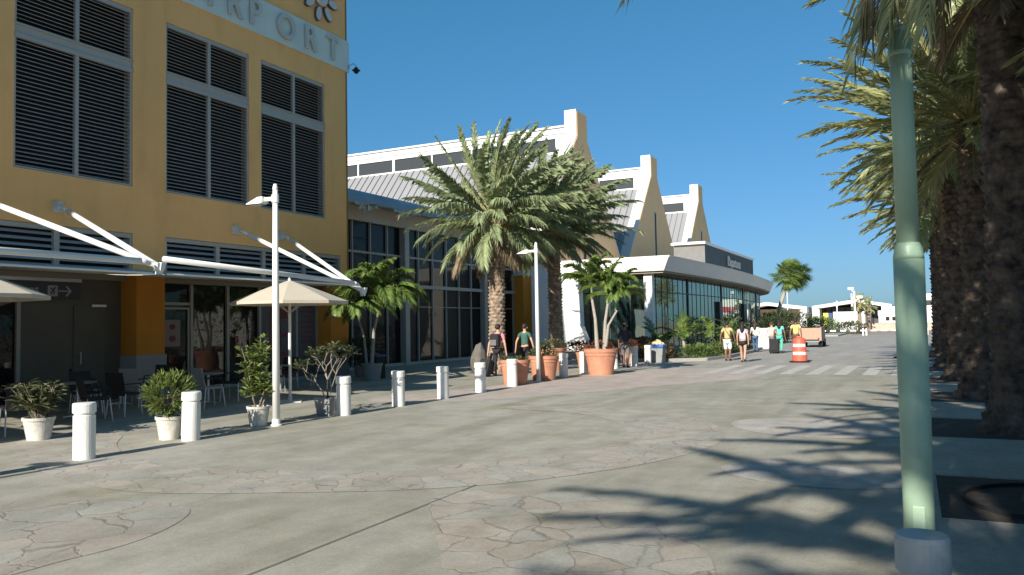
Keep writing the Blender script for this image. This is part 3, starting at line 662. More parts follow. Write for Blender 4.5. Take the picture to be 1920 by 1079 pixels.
# ------------------------------------------------------------------ gabled wings
def wing(yc, label, x_back=-46):
    wg = thing('gabled_wing', label, 'building', (-21, yc, 0), group='gabled wings with white parapets')
    def prof(o=0.0, base=0.0, top=16.75, hw=1.07):     # bell outline, o = inset
        h = hw-o; pts = [(h, top-o), (h, 14.85)]
        pts += [(h+1.14,13.5)]
        sl_ = .845
        pts += [(h+1.14+(13.5-8.0)*sl_, 8.0), (h+1.14+(13.5-6.4)*sl_, max(base,6.4))]
        pts += [(h+1.14+(13.5-6.4)*sl_, base)] if base < 6.4 else []
        return [(yc-a_, b_) for a_, b_ in reversed(pts)] + [(yc+a_, b_) for a_, b_ in pts]
    P_ = prof(); 
    mb = MB(); nP = len(P_)
    # parapet slab: faces front/back + edge; lower flank is greyed to look shaded
    vs = [(-20.6,a,b) for a,b in P_]+[(-21.48,a,b) for a,b in P_]
    mb.add(vs, [tuple(range(nP-1,-1,-1)), tuple(range(nP,2*nP))])
    for i in range(nP):
        j = (i+1)%nP; lowz = (P_[i][1]+P_[j][1])/2
        if P_[i][1] != P_[j][1] and lowz < 9.0 or lowz < 6: mb.add([vs[i],vs[j],vs[j+nP],vs[i+nP]], [(0,1,2,3)], 1)
        elif abs(P_[i][1]-13.5) < .01 or abs(P_[j][1]-13.5) < .01:
            hi, lo = (i,j) if P_[i][1] > P_[j][1] else (j,i)
            if P_[lo][1] < 9 :
                t_ = (13.5-9.4)/(13.5-P_[lo][1]); m1 = tuple(vs[hi][k]+(vs[lo][k]-vs[hi][k])*t_ for k in range(3)); m2 = (-21.48, m1[1], m1[2])
                mb.add([vs[hi], m1, m2, vs[hi+nP]], [(0,1,2,3)], 0); mb.add([m1, vs[lo], vs[lo+nP], m2], [(0,1,2,3)], 1)
            else: mb.add([vs[i],vs[j],vs[j+nP],vs[i+nP]], [(0,1,2,3)], 0)
        else: mb.add([vs[i],vs[j],vs[j+nP],vs[i+nP]], [(0,1,2,3)], 0)
    mb.build('parapet_wall', [M['whitewall'], M['shadeflank']], wg)
    mb = MB(); mb.prism(prof(.13), -20.6, -20.57, 'x'); fc = mb.build('gable_face', M['tan'], wg)
    mb = MB(); mb.box(-20.57,-20.55,yc-.32,yc+.32,5.5,11.7,0); mb.box(-20.55,-20.54,yc-.2,yc+.12,5.5,11.55,1)
    mb.build('slot_window', [M['greymetal'], M['dark']], wg)
    # raised lantern
    mb = MB(); mb.box(x_back,-21.5,yc-.98,yc+.98,14.95,15.6); mb.box(x_back,-21.48,yc-1.12,yc+1.12,15.6,15.72); mb.box(x_back,-21.49,yc-1.06,yc+1.06,15.18,15.22)
    mb.build('lantern_fascia', M['whitewall'], wg)
    mb = MB(); mb.box(x_back,-21.5,yc-.9,yc+.9,13.75,14.95); mb.build('lantern_glazing', M['glass_win'], wg)
    mb = MB()
    for s_ in (-1,1):
        y_ = yc+s_*.95
        mb.box(x_back,-21.5,y_-.04,y_+.04,13.72,13.9); mb.box(x_back,-21.5,y_-.04,y_+.04,14.86,14.95)
        x_ = -22.0; k = 0
        mb.box(-21.95,-21.5,y_-.045,y_+.045,13.9,14.86)
        while x_ > x_back:
            w_ = .12 if k % 4 else .22
            mb.box(x_-w_,x_,y_-.045,y_+.045,13.9,14.86); x_ -= 3.5; k += 1
    mb.build('window_frame', M['white'], wg)
    # steep roof slopes
    for s_ in (-1,1):
        y1, z1 = yc+s_*1.25, 13.72; y2, z2 = yc+s_*(1.25+6.25), 6.5
        mb = MB(); mb.add([(x_back,y1,z1),(-21.5,y1,z1),(-21.5,y2,z2),(x_back,y2,z2),(x_back,y1,z1-.25),(-21.5,y1,z1-.25),(-21.5,y2,z2-.25),(x_back,y2,z2-.25)],
            [(0,1,2,3) if s_ < 0 else (3,2,1,0), (7,6,5,4), (1,5,6,2), (0,3,7,4)])
        ro = mb.build('roof', M['roof'], wg)
        mb = MB(); x_ = -22.2; ny, nz = s_*(z1-z2), 6.25; q = math.hypot(ny,nz); ny /= q; nz /= q
        while x_ > x_back:
            mb.add([(x_-.02,y1,z1),(x_+.02,y1,z1),(x_+.02,y2,z2),(x_-.02,y2,z2),(x_-.02,y1+ny*.06,z1+nz*.06),(x_+.02,y1+ny*.06,z1+nz*.06),(x_+.02,y2+ny*.06,z2+nz*.06),(x_-.02,y2+ny*.06,z2+nz*.06)],
               [(4,5,6,7),(0,4,7,3),(1,2,6,5),(0,1,5,4),(3,7,6,2)]); x_ -= .62
        mb.build('roof_seam', M['seam'], ro)
    mb = MB(); mb.box(x_back,-21.5,yc-7.4,yc+7.4,0,6.4); mb.build('base', M['tan'], wg)
    return wg
wing(52.75, 'nearest gabled wing with tall white parapet, partly hidden by the date palm crowns')
wing(70.45, 'middle gabled wing with tan face and a dark slot window')
wing(88.2, 'farthest gabled wing, tan gable just left of the palm and above the dark sign wall')
# white end wall lit between the palms and the lounge
mb = MB(); mb.prism([(-18.8,0),(-15.35,0),(-15.6,.7),(-15.95,1.6),(-16.05,4.95),(-18.8,4.95)], 40.0, 40.6, 'y')
tag(mb.build('white_end_wall', M['whitewall']), 'white rendered wall end streaked with palm shadow, left of the lounge glass', 'wall')
# low flat roof linking the gable foot
lk = thing('entrance_canopy', 'grey flat entrance roof between the end wall and the lounge', 'roof', (-17,44,0))
mb = MB(); mb.box(-20.5,-13.2,44.5,60,5.2,5.5); mb.build('slab', M['fascia'], lk)
mb = MB(); mb.box(-17.7,-13.5,44.6,44.66,0,5.2); mb.build('glazing', M['glass_lounge'], lk)

# ------------------------------------------------------------------ lounge pavilion
lg = thing('lounge_pavilion', 'low curved glass pavilion with deep grey fascia and dark Departures sign wall', 'building', (-13, 60, 0))
def front(y, off=0):      # bowed facade line
    if y < 80: x = -11.35 - .00105*(y-60)**2*1.5 if y < 60 else -11.35 - .0022*(y-60)**2
    else: x = -11.35-.0022*400 - .014*(y-80)**2 - .07*(y-80)
    return x+off
ys = [42.3+i*(94-42.3)/46 for i in range(47)]
def strip(off0, off1, z0, z1, name, m, back=-22, par=lg, ystart=42.3):
    mb = MB(); vs = []; fs = []
    Y_ = [ystart+i*(94-ystart)/46 for i in range(47)]
    for y in Y_: vs += [(front(y,off0), y, z0), (front(y,off1), y, z1), (back, y, z1), (back, y, z0)]
    for i in range(46):
        for k in range(4): fs.append((i*4+k, (i+1)*4+k, (i+1)*4+(k+1)%4, i*4+(k+1)%4))
    fs += [(0,1,2,3), tuple(46*4+k for k in (3,2,1,0))]
    mb.add(vs, fs); return mb.build(name, m, par)
strip(-.12, .18, 4.52, 5.26, 'fascia', M['fascia'], -18.2)
strip(.22, .22, 5.262, 5.33, 'fascia_cap', M['fascia'], -18.2)
strip(-.20, -.20, 4.40, 4.518, 'soffit', M['soffit'], -18.1, ystart=42.45)
mb = MB(); mb.add([(-18.2,42.28,4.55),(front(42.3,-.13),42.28,4.55),(front(42.3,.17),42.28,5.24),(-18.2,42.28,5.24)], [(0,1,2,3)]); mb.build('end_fascia', M['white'], lg)
go = strip(-1.15, -1.15, .25, 4.40, 'glazing', M['glass_lounge'], -17.9, ystart=43.0)
mb = MB(); mb.box(front(43,-1.42), front(43,-.95), 42.7, 43.1, 0, 4.4); mb.build('corner_column', M['white'], lg)
mb = MB(); y = 43.9; k = 0
while y < 93:
    x = front(y,-1.15); wd = .05
    if k % 9 == 6: wd = .22
    mb.box(x-.05, x+.06 if wd > .1 else x+.02, y-wd/2, y+wd/2, .25, 4.4); y += 1.02; k += 1
for i in range(46):
    y0, y1 = ys[i]+.9, ys[i]+.9+(94-42.3)/46
    if y1 < 93.5: mb.add([(front(y0,-1.14),y0,3.42),(front(y1,-1.14),y1,3.42),(front(y1,-1.09),y1,3.42),(front(y0,-1.12),y0,3.42),(front(y0,-1.14),y0,3.47),(front(y1,-1.14),y1,3.47),(front(y1,-1.09),y1,3.47),(front(y0,-1.09),y0,3.47)], [(0,3,2,1),(4,5,6,7),(2,3,7,6)])
for x in (-17.7,-16.5,-15.3,-14.1): mb.box(x-.03,x+.03,42.93,43.0,.25,4.4)
mb.box(-17.9,-13.4,42.94,43.0,3.42,3.47)
mb.build('mullion', M['mull_dark'], lg)
for y in (58.2, 68.2):
    mb = MB(); mb.box(front(y,-1.2), front(y,-.95), y-.5, y+.5, .25, 3.1); mb.build('door_portal', M['mull_dark'], lg)
strip(-1.0, -1.0, .0, .25, 'plinth', M['kerb'], -17.9, ystart=42.9)
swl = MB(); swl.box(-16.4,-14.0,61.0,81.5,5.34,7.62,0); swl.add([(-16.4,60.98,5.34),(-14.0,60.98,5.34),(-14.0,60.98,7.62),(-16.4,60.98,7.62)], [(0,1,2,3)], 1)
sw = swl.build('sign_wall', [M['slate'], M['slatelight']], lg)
mb = MB(); mb.box(-16.55,-13.9,60.7,81.6,7.62,7.80); mb.build('coping', M['white'], sw)
t = face_x(text_mb('Departures', 1.18, .08, .012), -13.9, 68.9, 6.42); t.build('lettering', M['letter'], sw)

# ------------------------------------------------------------------ foliage builders
def frond(mb, base, az, el, L, droop, lL, lW, n, fwd=42, vang=22, rng=random, wind=(0,0,0), t0=.2, rr=.022, mi_leaf=0, mi_rach=1, tipdroop=.25, rach=True):
    seg = 12; d = Vector((math.cos(az)*math.cos(el), math.sin(az)*math.cos(el), math.sin(el))); p = Vector(base); pts = [p.copy()]; ds = [d.copy()]
    wv = Vector(wind)
    side0 = Vector((-math.sin(az), math.cos(az), 0))
    for i in range(seg):
        d = (d + Vector((0,0,-droop/seg*(.4+1.4*i/seg))) + wv/seg).normalized(); p = p + d*L/seg; pts.append(p.copy()); ds.append(d.copy())
    if rach: mb.tube(pts[::2], [rr*(1-.85*i/(len(pts[::2])-1)) for i in range(len(pts[::2]))], 4, False, mi_rach)
    sf = math.radians(fwd)
    for i in range(n):
        t = t0+(1-t0)*(i+rng.random()*.5)/n; q = t*seg; k = min(int(q), seg-1); fr = q-k
        P = pts[k].lerp(pts[k+1], fr); D = ds[k].lerp(ds[k+1], fr).normalized()
        S = D.cross(Vector((0,0,1)))
        S = side0*-1 if S.length < .15 else S.normalized()
        N = S.cross(D).normalized()
        pr = min(1, .35+(t-t0)/.25)*(1-.62*max(0,(t-.45)/.55)**1.6)
        for s in (-1,1):
            va = math.radians(vang+rng.uniform(-16,16)); fa = sf*(1-.35*t)+rng.uniform(-.12,.12)
            dr = (D*math.cos(fa) + (S*s*math.cos(va)+N*math.sin(va))*math.sin(fa)).normalized()
            l = lL*pr*rng.uniform(.85,1.1)
            W = (D-dr*D.dot(dr))
            W = W.normalized() if W.length > .05 else N
            m = P+dr*l*.45; tip = P+dr*l+Vector((0,0,-tipdroop*l*rng.uniform(.4,1.2)))
            w_ = W*(lW*.5)
            mb.add([P-w_*.5, P+w_*.5, m+w_, tip, m-w_], [(0,1,2,3,4)], mi_leaf)
def leaf(mb, p, d, L, W, rng, mi=0, cup=.15):
    p = Vector(p); d = Vector(d).normalized(); up = Vector((rng.uniform(-.4,.4), rng.uniform(-.4,.4), 1))
    s = d.cross(up); s = s.normalized() if s.length > .1 else Vector((1,0,0)); nrm = s.cross(d)
    m1 = p+d*L*.35+s*W*.45; m2 = p+d*L*.7+s*W*.4; n1 = p+d*L*.35-s*W*.45; n2 = p+d*L*.7-s*W*.4; tip = p+d*L-nrm*L*cup; c1 = p+d*L*.35-nrm*W*.15; c2 = p+d*L*.7-nrm*(W*.15+L*cup*.4)
    mb.add([p, m1, m2, tip, n2, n1, c1, c2], [(0,1,6),(1,2,7,6),(2,3,7),(0,6,5),(6,7,4,5),(7,3,4)], mi)
def leaf_cloud(mb, c, r, n, L, W, rng, up=.3, shell=.55, mi=0):
    for _ in range(n):
        while True:
            q = Vector((rng.uniform(-1,1), rng.uniform(-1,1), rng.uniform(-1,1)))
            if shell*rng.random()**.4 < q.length <= 1: break
        p = Vector((c[0]+q.x*r[0], c[1]+q.y*r[1], c[2]+q.z*r[2]))
        d = (q+Vector((rng.uniform(-.6,.6), rng.uniform(-.6,.6), up+rng.uniform(-.5,.5)))).normalized()
        leaf(mb, p, d, L*rng.uniform(.6,1.2), W*rng.uniform(.7,1.2), rng, mi)

def date_trunk(mb, h, r0, r1, rng, flare=.25, amp=.05, ns=.105, seg_t=44, curve=(0,0)):
    nz = int(h/.032); nb = 9; vs = []; fs = []
    rnd = {}
    for i in range(nz+1):
        z = h*i/nz; t = z/h; r = r0+(r1-r0)*t + flare*math.exp(-z/.28) + (.10 if t > .93 else 0)*(t-.93)/.07*.8
        row = int(z/ns); fv = (z/ns)-row
        for k in range(seg_t):
            th = 2*PI*k/seg_t; u = th*nb/(2*PI)+.5*(row%2); cu = int(u)%nb; fu = (u-int(u))-.5
            key = (row, cu)
            if key not in rnd: rnd[key] = rng.uniform(.5,1.35)
            bu = amp*rnd[key]*(fv**.8)*(1-(2*abs(fu))**2.2)
            rr = r+bu+rng.uniform(-.004,.004)
            vs.append((rr*math.cos(th)+curve[0]*t*t, rr*math.sin(th)+curve[1]*t*t, z))
    for i in range(nz):
        for k in range(seg_t): fs.append((i*seg_t+k, i*seg_t+(k+1)%seg_t, (i+1)*seg_t+(k+1)%seg_t, (i+1)*seg_t+k))
    mb.add(vs, fs)
def date_crown(rng, z, nf, L, wind=(0,0,0), lL=.42, lW=.032, n=44, lo=-48, cx=(0,0), azb=None, tipd=.25):
    mb = MB()
    for i in range(nf):
        az = i*2.39996+rng.uniform(-.2,.2); t = (i+.5)/nf
        el = math.radians(86-(86-lo)*t**.95+rng.uniform(-7,7))
        dr = .22+.62*t+rng.uniform(-.10,.12)
        Lf = L*(.92+.08*math.sin(PI*min(1,t*1.3)))*(1-.38*max(0,t-.6)/.4)*rng.uniform(.88,1.06)
        b = (cx[0]+.17*math.cos(az), cx[1]+.17*math.sin(az), z+.25-.55*t)
        frond(mb, b, az, el, Lf, dr, lL, lW, n, 38, 20, rng, wind, .16, .026, 2 if (t > .95) else 0, 1, tipd)
    for i in range(34):      # cut leaf bases below the crown
        az = rng.uniform(0, 2*PI); zz = z-.75+rng.random()*.75; r = .2
        mb.tube([(cx[0]+r*math.cos(az), cx[1]+r*math.sin(az), zz), (cx[0]+(r+.25)*math.cos(az), cx[1]+(r+.25)*math.sin(az), zz+.22)], [.045,.02], 4, True, 1)
    return mb
FM = [M['frond'], M['rachis'], M['frondtan']]
FM2 = [M['frond2'], M['rachis'], M['frondtan']]
# the two wind-blown palms of the plaza
WIND = (.42, .26, -.02)
for (x, y, h, lb, sd_, nf, cv) in ((-13.5,25.7,5.55,'tall date palm in front of the glass hall, fronds blown right, lit trunk',11,100,(.1,0)),
                            (-13.55,31.2,5.75,'second date palm just behind and right of the first, dark shaded trunk',23,92,(-.05,0))):
    rng = random.Random(sd_)
    tp = thing('date_palm', lb, 'palm tree', (x,y,0), group='date palms by the glass hall')
    mb = MB(); date_trunk(mb, h, .27, .23, rng, .10, .085, .13, curve=cv); mb.v = [(a+x,b+y,c) for a,b,c in mb.v]; mb.build('trunk', M['trunk'], tp, True)
    mb = date_crown(rng, h, nf, 3.7, WIND, .60, .036, 72, -24, cv, tipd=.65); mb.v = [(a+x,b+y,c) for a,b,c in mb.v]; mb.build('crown', FM, tp)
mb = MB(); rng = random.Random(3); mb.ball((0,0,.0), (1,1,1), 26, 18)
mb.v = [((.30+.05*math.sin(5*a+2*c))*a*(1-.12*c), (.26+.04*math.sin(4*b))*b, .52+(.60*c) + .03*math.sin(7*a+3*b)) for a,b,c in mb.v]
mb.v = [(a-13.62,b+24.6,max(0,c)) for a,b,c in mb.v]
tag(mb.build('boulder', M['stone'], None, True), 'upright grey boulder leaning at the foot of the lit date palm', 'boulder')

# palm row at right
TR = []
for k, (sd_, h, L, nf) in enumerate(((41,6.3,3.8,104),(57,6.0,3.7,98),(63,6.2,3.5,46),(71,7.3,2.9,64))):
    rng = random.Random(sd_)
    tp = thing('date_palm', 'x', 'palm tree', (0,0,0), group='date palm row at the right')
    mb = MB(); date_trunk(mb, h, .30 if k < 3 else .335, .25 if k < 3 else .29, rng, .28, .085, .15); mb.build('trunk', M['trunkshaded'], tp, True)
    date_crown(rng, h, nf, L, (-.20,.0,.20), .50, .030, 74, -34, tipd=.3).build('crown', FM2, tp)
    TR.append(tp)
RP = [(1.45,8.9,3,2.1,1.0,'nearest date palm trunk, dark, cut by the right edge above an iron ring'),
      (1.38,14.1,3,.4,1.0,'date palm with a sun patch on its stone like trunk, second from the right edge'),
      (1.28,19.9,1,1.2,1.0,'third date palm of the right row, sunlit fronds reaching left into the sky'),
      (1.18,25.4,0,3.0,1.04,'fourth date palm of the right row, narrow trunk behind the green pole side'),
      (1.1,31.5,1,4.4,1.0,'fifth date palm of the right row, crown low behind the green pole'),
      (1.05,39.5,0,5.2,1.0,'farthest date palm of the right row'),
      (1.0,1.6,2,1.9,1.2,'date palm beside the camera, out of frame at right'),
      (.5,-2.9,2,2.2,1.2,'date palm behind the camera casting shade, nearest'),
      (.1,-7.6,2,5.0,1.2,'date palm behind the camera casting shade, middle'),
      (.9,-12.0,2,.2,1.2,'date palm behind the camera casting shade, farthest'),
      (3.9,6.5,1,1.8,1.0,'date palm of the rear row, farther right'),
      (4.1,12,0,2.8,.95,'date palm of the rear row behind the sunlit trunk'),
      (4.2,18,1,3.8,1.0,'date palm of the rear row, mostly hidden'),
      (4.6,-6.0,2,3.1,1.0,'date palm behind the camera at right')]
used = set()
for x, y, k, rz, sc, lb in RP:
    if k not in used: o = TR[k]; used.add(k); o.location = (x,y,0); o.rotation_euler = (0,0,rz); o.scale = (sc,)*3; o['label'] = lb
    else: dup(TR[k], (x,y,0), rz, lb, sc)
rng = random.Random(91)
ex = thing('date_palm', 'date palm beside the green pole, its long fronds hanging over the pole top', 'palm tree', (1.7,6.6,0), group='date palm row at the right')
mb = MB(); date_trunk(mb, 5.4, .31, .26, rng, .25, .08, .15); mb.v = [(a_+1.7,b_+6.6,c_) for a_,b_,c_ in mb.v]; mb.build('trunk', M['trunkshaded'], ex, True)
mb = date_crown(rng, 5.4, 40, 2.5, (.1,.1,.1), .5, .03, 60, -10); mb.v = [(a_+1.7,b_+6.6,c_) for a_,b_,c_ in mb.v]
for k in range(8):
    frond(mb, (1.45,6.45+rng.uniform(-.2,.2),5.35-.04*k), PI+.10+.62*((k*5)%8)/7, R(rng.uniform(14,34)), rng.uniform(2.2,2.6), rng.uniform(1.6,2.2), .40, .022, 80, 40, 16, rng, (0,0,0), .16, .022, 2 if k % 3 == 0 else 0, 1, .55)
frond(mb, (1.45,6.45,5.35), PI+.10, .35, 3.95, 1.55, .34, .018, 90, 40, 10, rng, (0,0,0), .16, .02, 0, 1, .7)
for k in range(10):
    frond(mb, (1.62,6.1,5.0), PI+.66+.26*((k*3)%10)/9, rng.uniform(.08,.24), rng.uniform(3.2,3.55), rng.uniform(2.3,2.6), .36, .017, 96, 38, 18, rng, (0,0,0), .16, .018, 2 if k % 2 == 0 else 0, 1, .6)
mb.build('crown', FM2, ex)
mb = MB(); n = 40; vs = []; fs = []
for k in range(n):
    th = 2*PI*k/n; vs += [(1.22+.87*math.cos(th), 8.85+.87*math.sin(th), .0), (1.22+.87*math.cos(th), 8.85+.87*math.sin(th), .05), (1.22+.845*math.cos(th), 8.85+.845*math.sin(th), .05), (1.22+.845*math.cos(th), 8.85+.845*math.sin(th), .0)]
for k in range(n):
    for j in range(4): fs.append((k*4+j, ((k+1)%n)*4+j, ((k+1)%n)*4+(j+1)%4, k*4+(j+1)%4))
mb.add(vs, fs); tag(mb.build('tree_ring', M['rubber']), 'thin round metal edging ring around the nearest palm trunk', 'tree ring')
# dense hedge behind the palm row
rng = random.Random(8)
mb = MB()
for i in range(22):
    leaf_cloud(mb, (5.6+rng.uniform(-.4,.8), 1+i*2.1, 1.3), (1.0,1.3,1.5), 260, .22, .09, rng)
hd = mb.build('hedge', M['leafdark']); hd['kind'] = 'stuff'; hd['label'] = 'dark dense hedge behind the palm row at right'; hd['category'] = 'hedge'

# ------------------------------------------------------------------ pots
def pot(name, m, r0, r1, h, label=None, cat='pot', grp=None, rim=.05, soil=.06, n=36, double=False):
    t = thing(name, label, cat, (0,0,0), group=grp)
    prof = [(r0,0),(r0+(r1-r0)*.8,h*.74)]
    if double: prof += [(r1*.985,h*.745),(r1*.99,h*.86),(r1*1.04,h*.865),(r1*1.06,h)]
    else: prof += [(r1*.97,h*.86),(r1*1.04,h*.87),(r1*1.06,h)]
    prof += [(r1*.93,h),(r1*.90,h-soil)]
    mb = MB(); mb.lathe(prof, (0,0,0), n); mb.build('pot', m, t, False)
    mb = MB(); mb.lathe([(r1*.90,h-soil),(r1*.5,h-soil+.03),(0,h-soil+.035)], (0,0,0), n); mb.build('soil', M['soil'], t)
    return t
def smooth_pot(t):
    return t
# white pots by the cafe
t = pot('potted_plant', M['dirtywhite'], .17, .235, .37, 'white pot in shade with loose strap leaved plant, leftmost', 'potted plant')
rng = random.Random(5); mb = MB()
for i in range(22):
    az = rng.uniform(0,2*PI); r = rng.uniform(.0,.1); p0 = Vector((r*math.cos(az), r*math.sin(az), .33)); top = p0+Vector((math.cos(az)*rng.uniform(.1,.36), math.sin(az)*rng.uniform(.1,.36), rng.uniform(.25,.62)))
    mb.tube([p0, (p0+top)/2+Vector((0,0,.06)), top], [.008,.007,.005], 5, False, 1)
    for j in range(14):
        a2 = rng.uniform(0,2*PI); q = p0.lerp(top, rng.uniform(.35,1)); leaf(mb, q, (math.cos(a2), math.sin(a2), rng.uniform(-.2,.7)), rng.uniform(.16,.3), .055, rng)
mb.build('foliage', [M['leafolive'], M['twig']], t); t.location = (-12.85,8.3,.004)
t = pot('potted_plant', M['dirtywhite'], .15, .205, .37, 'white pot with a dense ball of bright spiky leaves beside the second bollard', 'potted plant')
rng = random.Random(6); mb = MB()
for i in range(150):
    q = Vector((rng.gauss(0,.5), rng.gauss(0,.5), rng.gauss(0,.5)));
    q = q.normalized()*rng.uniform(.35,1)**.6; c = Vector((q.x*.34, q.y*.34, .72+q.z*.30)); d0 = (q+Vector((0,0,.35))).normalized()
    for j in range(7):
        a_ = rng.uniform(0, 2*PI); d = (d0+Vector((rng.uniform(-.8,.8), rng.uniform(-.8,.8), rng.uniform(-.3,.9)))).normalized(); leaf(mb, c, d, rng.uniform(.12,.2), .026, rng, 0, .1)
for i in range(14):
    az = rng.uniform(0,2*PI); mb.tube([(0.03*math.cos(az),.03*math.sin(az),.32),(.14*math.cos(az),.14*math.sin(az),.7)], .009, 5, False, 1)
mb.build('foliage', [M['leafbright'], M['twig']], t); t.location = (-10.78,9.12,.004)
t = pot('potted_plant', M['dirtywhite'], .15, .20, .35, 'white pot with a tall column of broad leaves, left of the tall lamp post', 'potted plant')
rng = random.Random(7); mb = MB()
for i in range(5):
    az = i*1.3+.3; top = Vector((.22*math.cos(az)-.12, .2*math.sin(az), rng.uniform(1.25,1.72))); pts = [Vector((.05*math.cos(az), .05*math.sin(az), .3)), Vector((.17*math.cos(az+.6), .17*math.sin(az+.6), .62)), Vector((.12*math.cos(az)-.08, .12*math.sin(az), 1.0)), top]
    mb.tube(pts, [.012,.010,.008,.005], 6, False, 1)
    for j in range(36):
        u = rng.uniform(.22,1)*3; k = min(int(u),2); q = pts[k].lerp(pts[k+1], u-k); side = rng.uniform(0,2*PI)
        q = q+Vector((math.cos(side), math.sin(side), 0))*rng.uniform(0,.16)
        for m_ in range(4):
            a2 = rng.uniform(0,2*PI); leaf(mb, q, (math.cos(a2), math.sin(a2), rng.uniform(0,1.1)), rng.uniform(.10,.17), .06, rng)
mb.build('foliage', [M['leafbright'], M['twig']], t); t.location = (-10.68,10.98,.004)
t = thing('potted_shrub', 'dark square pot with a sparse branching shrub beside the third bollard', 'potted plant', (0,0,0))
mb = MB(); mb.add([(-.13,-.13,0),(.13,-.13,0),(.13,.13,0),(-.13,.13,0),(-.165,-.165,.30),(.165,-.165,.30),(.165,.165,.30),(-.165,.165,.30),(-.14,-.14,.30),(.14,-.14,.30),(.14,.14,.30),(-.14,.14,.30),(-.13,-.13,.26),(.13,-.13,.26),(.13,.13,.26),(-.13,.13,.26)],
   [(0,3,2,1),(0,1,5,4),(1,2,6,5),(2,3,7,6),(3,0,4,7),(4,5,9,8),(5,6,10,9),(6,7,11,10),(7,4,8,11),(8,9,13,12),(9,10,14,13),(10,11,15,14),(11,8,12,15),(12,13,14,15)]); mb.build('pot', M['greybin'], t)
rng = random.Random(9); mb = MB()
def branch(p, d, L, r, depth):
    q = p+d*L*.5+Vector((rng.uniform(-.03,.03),)*3); e = p+d*L+Vector((0,0,.06*L)); mb.tube([p,q,e], [r,r*.8,r*.6], 6, False, 1 if depth < 3 else 2)
    if depth == 0:
        for j in range(18):
            a2 = rng.uniform(0,2*PI); leaf(mb, e+Vector((rng.uniform(-.06,.06), rng.uniform(-.06,.06), rng.uniform(-.07,.05))), (math.cos(a2), math.sin(a2), rng.uniform(-.1,1)), rng.uniform(.07,.13), .04, rng)
        return
    for j in range(3 if depth > 1 else 2):
        a2 = rng.uniform(0,2*PI); nd = (d+Vector((math.cos(a2), math.sin(a2), .15))*.72).normalized(); branch(e, nd, L*.72, r*.66, depth-1)
branch(Vector((0,0,.24)), Vector((-.02,0,1)), .34, .019, 3); branch(Vector((-.03,0,.24)), Vector((-.55,-.1,.8)).normalized(), .36, .013, 2); branch(Vector((0.02,0.02,.28)), Vector((.25,.1,.9)).normalized(), .4, .011, 2)
mb.build('foliage', [M['leafolive'], M['twig'], M['barkdark']], t); t.location = (-10.52,12.72,.004); t.scale = (1.18,)*3

def manila(mb, base, h, rng, L=1.25, nf=8, lean=(0,0), r=.06, lL=.42, el0=72):
    b = Vector(base); top = b+Vector((lean[0], lean[1], h)); mid = b+Vector((lean[0]*.3, lean[1]*.3, h*.5))
    mb.tube([b, mid, top-Vector((0,0,.35))], [r*1.25, r*.85, r*.7], 12, False, 1); mb.tube([top-Vector((lean[0]*.15,lean[1]*.15,.35)), top-Vector((0,0,.1)), top+Vector((0,0,.12))], [r*.78,r*.6,r*.3], 10, False, 2)
    for i in range(nf):
        az = i*2.4+rng.uniform(-.3,.3); el = math.radians(rng.uniform(el0-40, el0+8) if i else 82)
        frond(mb, top, az, el, L*rng.uniform(.8,1.1), rng.uniform(1.3,1.9), lL, .032, 52, 46, 14, rng, (.12,.05,0), .14, .012, 0, 2, .55)
GT = [M['leaf'], M['trunkgrey'], M['shaft']]
TG = 'terracotta pots along the plaza edge'
# large pot with palms
t = pot('potted_palm', M['terracotta'], .40, .545, .87, 'largest terracotta pot, holding three slim grey stemmed palms', 'potted palm', TG, double=True, n=48)
rng = random.Random(12); mb = MB()
manila(mb, (-.12,0,.8), 2.15, rng, 1.35, 15, (-.16,0), .062); manila(mb, (.12,.05,.8), 1.95, rng, 1.3, 15, (.12,.1), .062); manila(mb, (.2,-.12,.8), 1.7, rng, 1.3, 13, (.42,.1), .05)
mb.build('palm', GT, t)
mb = MB(); leaf_cloud(mb, (0,0,.87), (.42,.42,.12), 60, .12, .06, rng); mb.build('underplanting', M['leafred'], t); t.location = (-9.47,25.55,.004)
# agave style pots
def tpot(label, x, y, sc, seed, kind):
    t = pot('terracotta_planter', M['terracotta'], .33, .43, .72, label, 'planter', TG, double=True, n=40)
    rng = random.Random(seed); mb = MB()
    if kind == 'agave':
        for k in range(7):
            cx_, cy_ = rng.uniform(-.25,.25), rng.uniform(-.25,.25)
            for j in range(12):
                a2 = j*.55+rng.random(); leaf(mb, (cx_,cy_,.67), (math.cos(a2), math.sin(a2), rng.uniform(.2,1.5)), rng.uniform(.16,.27), .05, rng)
    else: leaf_cloud(mb, (0,0,.80), (.42,.40,.18), 420, .10, .05, rng)
    mb.build('plants', M['leafolive'] if kind != 'red' else M['leafred'], t); t.location = (x,y,.004); t.scale = (sc,)*3; return t
tpot('terracotta planter of small succulents behind the bollard nearest the suitcase', -10.42, 20.95, 1.0, 1, 'agave')
tpot('terracotta planter of leafy herbs behind the far lamp post', -10.32, 22.75, 1.05, 2, 'leaf')
tpot('terracotta planter standing farther back between palm trunk and lamp post', -12.3, 27.9, 1.15, 3, 'leaf')
tpot('small terracotta planter left of the largest pot', -11.1, 28.4, .9, 4, 'red')
tpot('terracotta planter right of the largest pot, with orange green leaves', -10.9, 29.6, 1.05, 5, 'red')
tpot('terracotta planter between the walker and the blue rimmed bin', -11.0, 33.1, 1.0, 6, 'red')
mb = MB(); rng = random.Random(77)
rb = thing('flower_bed', 'low bed of red leaved plants in front of the dark lounge side glass', 'flower bed', (-13.5,36,0))
mb.box(-15.8,-12.4,35.2,37.4,0,.35); mb.build('kerb', M['kerb'], rb)
